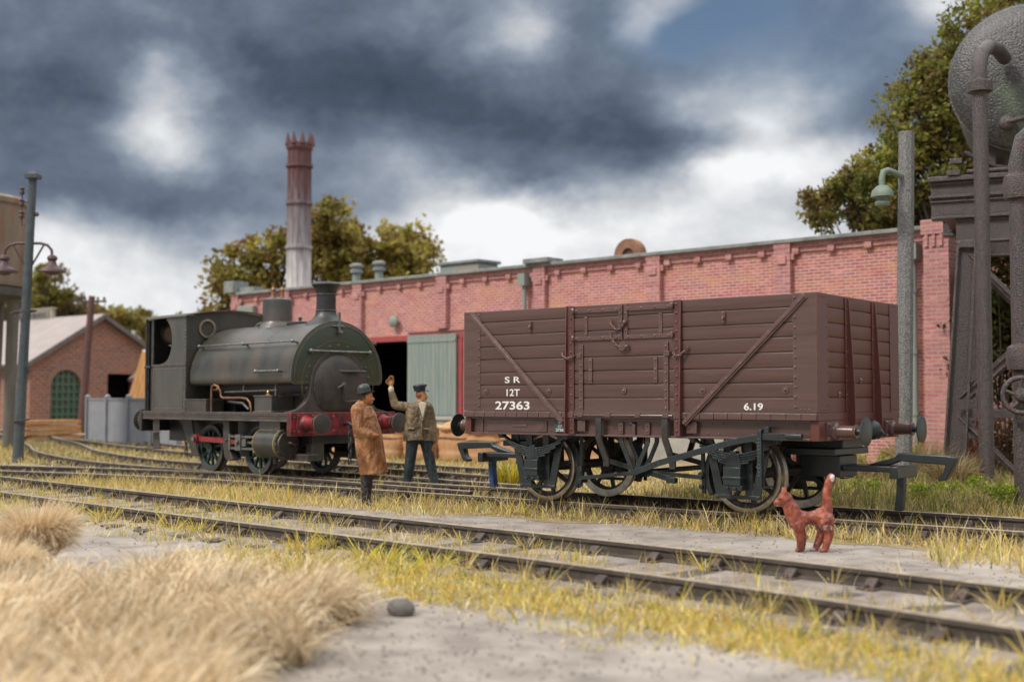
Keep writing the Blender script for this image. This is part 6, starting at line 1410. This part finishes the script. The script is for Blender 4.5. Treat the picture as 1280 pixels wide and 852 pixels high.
# ---- waving man
k2 = .002958
def u2(x, z, y=0.0): return Vector(((x-515)*k2, y, (715-z)*k2))
r = fig(527, 612, 0, 'man in a khaki jacket and dark cap waving with one arm raised')
g = MB()
g.ell(u2(508, 158), (.088, .08, .108), 14, 10); g.ell(u2(522, 172, -.01), (.062, .058, .075), 12, 8); g.cap(u2(540, 158, -.01), .014, u2(551, 172, -.012), .017); g.ell(u2(538, 187, -.01), (.03, .036, .022), 8, 6); g.ell(u2(541, 179, -.01), (.018, .03, .009), 8, 5); g.ell(u2(500, 163, -.082), (.018, .014, .03), 8, 6); g.ell(u2(500, 163, .08), (.018, .014, .03), 8, 6)
g.cap(u2(508, 190), .058, u2(505, 212), .066); g.cap(u2(505, 265), .11, u2(502, 390), .11, .8); 
for (hx, fx) in ((468, 430), (534, 592)): g.cap(u2(hx, 430), .08, u2((hx+fx)/2, 560), .072); g.cap(u2((hx+fx)/2, 560), .07, u2(fx, 680), .048); g.cap(u2(fx-2, 700, .02), .042, u2(fx+10, 706, -.10), .034)
g.cap(u2(450, 232), .045, u2(365, 222, -.035), .042); g.cap(u2(355, 215, -.04), .042, u2(336, 135, -.06), .036); g.cap(u2(336, 130, -.06), .035, u2(335, 112, -.06), .036)
g.ell(u2(335, 92, -.06), (.052, .026, .055), 10, 8)
for q, (dx, dl) in enumerate(((-16, 38), (-6, 46), (5, 45), (15, 38))): g.cap(u2(335+dx, 85, -.06), .0115, u2(337+dx*1.05, 85-dl*.55, -.085), .010); g.cap(u2(337+dx*1.05, 85-dl*.55, -.085), .010, u2(340+dx*.8, 85-dl*.85, -.115), .009)
g.cap(u2(318, 98, -.06), .014, u2(306, 86, -.085), .012); g.cap(u2(306, 86, -.085), .012, u2(312, 72, -.10), .010)
g.cap(u2(556, 240), .045, u2(580, 330, .02), .042); g.cap(u2(580, 330, .02), .042, u2(586, 440, -.02), .034); g.ell(u2(585, 465, -.03), (.026, .036, .045), 10, 8)
for q in range(4): g.cap(u2(583, 476, -.055+q*.018), .010, u2(580, 500, -.062+q*.018), .009)
g.cap(u2(578, 462, -.055), .011, u2(575, 482, -.078), .009)
def c2(v):
    z = v.z
    if z > u2(0, 215).z and v.x > u2(470, 0).x and v.x < u2(580, 0).x:
        if v.x < u2(512, 0).x and z > u2(0, 175).z: return (.22, .07, .03)
        if abs(abs(v.y+.01)-.03) < .011 and abs(z-u2(0, 156).z) < .008 and v.x > u2(535, 0).x: return (.05, .03, .02)
        if z > u2(0, 183).z and z < u2(0, 178).z and v.x > u2(537, 0).x: return (.24, .07, .05)
        return (.45, .22, .11)
    if v.x < u2(352, 0).x and z > u2(0, 125).z: return (.42, .20, .085)
    if v.x > u2(568, 0).x and u2(0, 515).z < z < u2(0, 440).z: return (.30, .13, .06)
    return (.03, .035, .04) if z < u2(0, 400).z else (.16, .11, .055)
blob('body', g, m_skin, r, .010, 3, c2)
g = MB()
g.cap(u2(500, 228), .11, u2(500, 262), .155, .9); L_ = []
for zz, xl_, xr_, dy in ((205, 462, 552, .09), (225, 425, 580, .13), (262, 416, 582, .15), (310, 418, 574, .155), (350, 412, 576, .155), (395, 406, 586, .165), (428, 403, 592, .17)):
    ce, hw = (xl_+xr_)/2, (xr_-xl_)/2; L_.append([u2(ce+hw*math.cos(a), zz+(5*math.cos(2*a) if zz > 400 else 0), dy*math.sin(a)) for a in [2*PI*q/28 for q in range(28)]])
g.rings(L_)
g.cap(u2(455, 232), .085, u2(365, 222, -.03), .078); g.cap(u2(358, 218, -.035), .076, u2(338, 148, -.055), .056)
g.cap(u2(556, 232), .078, u2(580, 330, .02), .068); g.cap(u2(580, 330, .02), .066, u2(588, 430, -.01), .05)
g.tube([u2(492, 212, -.10), u2(516, 300, -.165), u2(520, 420, -.17)], .016, 6); g.tube([u2(548, 212, -.09), u2(534, 260, -.155), u2(522, 310, -.165)], .018, 6)
g.tube([u2(435, 355, -.145), u2(475, 358, -.17)], .015, 6); g.tube([u2(535, 358, -.165), u2(572, 358, -.13)], .015, 6); g.cap(u2(475, 205, .0), .03, u2(550, 208, .0), .03)
blob('jacket', g, m_jack, r, .012, 1)
g = MB(); g.prism([((497-515)*k2, (715-205)*k2), ((545-515)*k2, (715-205)*k2), ((533-515)*k2, (715-255)*k2), ((524-515)*k2, (715-292)*k2)], 'xz', -.176, -.10); g.ell(u2(520, 212, -.05), (.08, .085, .035), 12, 6); g.cap(u2(336, 136, -.058), .048, u2(335, 122, -.06), .047)
sh_ = g.build('shirt', m_shirt, r, smooth=60)
g = MB()
for (hx, fx) in ((462, 430), (538, 595)): g.cap(u2(hx, 415), .115, u2((hx+fx)/2, 560), .095); g.cap(u2((hx+fx)/2, 560), .095, u2(fx, 695), .078)
g.cap(u2(470, 405), .13, u2(532, 405), .13, .85)
blob('trousers', g, m_navy, r, .013, 2)
g = MB()
for fx in (430, 594): g.cap(u2(fx-2, 700, .03), .046, u2(fx+12, 705, -.13), .038)
blob('shoes', g, m_hat, r, .012, 2)
g = MB(); c0 = u2(502, 130); E_ = Euler((0, R_(-6), 0)).to_matrix()
g.rings([hat_ring(.10, -.02), hat_ring(.104, .03), hat_ring(.125, .065, .01), hat_ring(.12, .085, .01), hat_ring(.06, .105), hat_ring(.01, .11)]); hc = g.build('cap', mat('navy_cap', (.008, .012, .025), (.02, .028, .05), 9, .4), r, smooth=60)
g = MB(); P0 = [c0+E_@Vector((.07+.09*math.cos(a), .085*math.sin(a), -.018-.03*math.cos(a))) for a in [-PI/2+PI*q/12 for q in range(13)]]; g.rings([P0, [p+Vector((0, 0, .012)) for p in P0]]); g.build('cap_peak', m_hat, hc, smooth=60)

# ---- cat figure
m_cat = attr_mat('chestnut_cat_paint', .42, .5, 0, .5, 30, .35)
kc = (12.55/FPX)/7.1
def uc(x, z, y=0.0): return Vector(((x-440)*kc, y, (778-z)*kc))
c = cross(1013, 689)
r = root('cat', (c.x, c.y, 0), R_(38.8), 'chestnut brown cat with its tail straight up, standing beside the nearest track', 'cat')
g = MB()
g.ell(uc(220, 312), (.082, .072, .075), 14, 10, (0, R_(15), 0)); g.cap(uc(185, 335), 0.0538, uc(148, 345), 0.0403); g.ell(uc(133, 338), (.018, .02, .014), 8, 6)
for yy in (-.042, .042): g.cap(uc(214, 265, yy), 0.0336, uc(210, 213, yy*1.15), 0.0112, .8); g.ell(uc(168, 310, yy*.9), (.016, .012, .012), 8, 5)
g.cap(uc(245, 340), 0.0694, uc(285, 430), 0.0874); g.cap(uc(290, 440), 0.0896, uc(330, 520), 0.0952, 1.0); g.cap(uc(320, 480), 0.0896, uc(430, 480), 0.0650); g.cap(uc(430, 480), 0.0650, uc(545, 470), 0.0874); g.cap(uc(545, 450), 0.0784, uc(580, 490), 0.0952)
g.cap(uc(595, 420), 0.0582, uc(592, 250), 0.0448); g.cap(uc(592, 250), 0.0448, uc(610, 170), 0.0426); g.cap(uc(610, 170), 0.0426, uc(632, 118), 0.0403)
for yy, (a, b, c_1) in ((-.045, ((325, 530), (340, 650), (340, 755))), (.045, ((340, 530), (385, 650), (375, 752)))):
    g.cap(uc(*a, yy), 0.0650, uc(*b, yy), 0.0403); g.cap(uc(*b, yy), 0.0403, uc(*c_1, yy), 0.0336); g.ell(uc(c_1[0]-12, 762, yy), (.045, .032, .022), 10, 6)
for yy, (a, b, c_1) in ((-.05, ((560, 500), (600, 610), (560, 755))), (.05, ((550, 510), (560, 620), (500, 750)))):
    g.cap(uc(*a, yy), 0.0840, uc(*b, yy), 0.0504); g.cap(uc(*b, yy), 0.0504, uc(*c_1, yy), 0.0358); g.ell(uc(c_1[0]-16, 762, yy), (.05, .034, .022), 10, 6)
import mathutils
def cc_(v):
    nse = mathutils.noise.noise(v*28); n2 = mathutils.noise.noise(v*9+Vector((3, 1, 2)))
    base = Vector((.30, .072, .035)).lerp(Vector((.20, .045, .025)), max(0, min(1, n2+.5)))
    W_ = (.60, .54, .52)
    if (v-uc(645, 125, -.03)).length < .036: return W_
    if (v-uc(150, 352)).length < .032: return W_
    if (v-uc(212, 212)).length < .035: return W_
    if (v-uc(470, 765, .05)).length < .038 or (v-uc(400, 765, .045)).length < .018: return W_
    if abs(v.z-uc(0, 312).z) < .008 and abs(abs(v.y)-.042) < .012 and v.x < uc(180, 0).x: return (.02, .015, .01)
    if nse > .60: return (.40, .27, .24)
    if (v-uc(565, 560, -.06)).length < .07 and nse > .2: return (.5, .36, .33)
    return tuple(base.lerp(Vector((.38, .14, .09)), max(0, mathutils.noise.noise(v*17+Vector((9, 4, 1)))*.9)))
blob('body', g, m_cat, r, .009, 3, cc_)
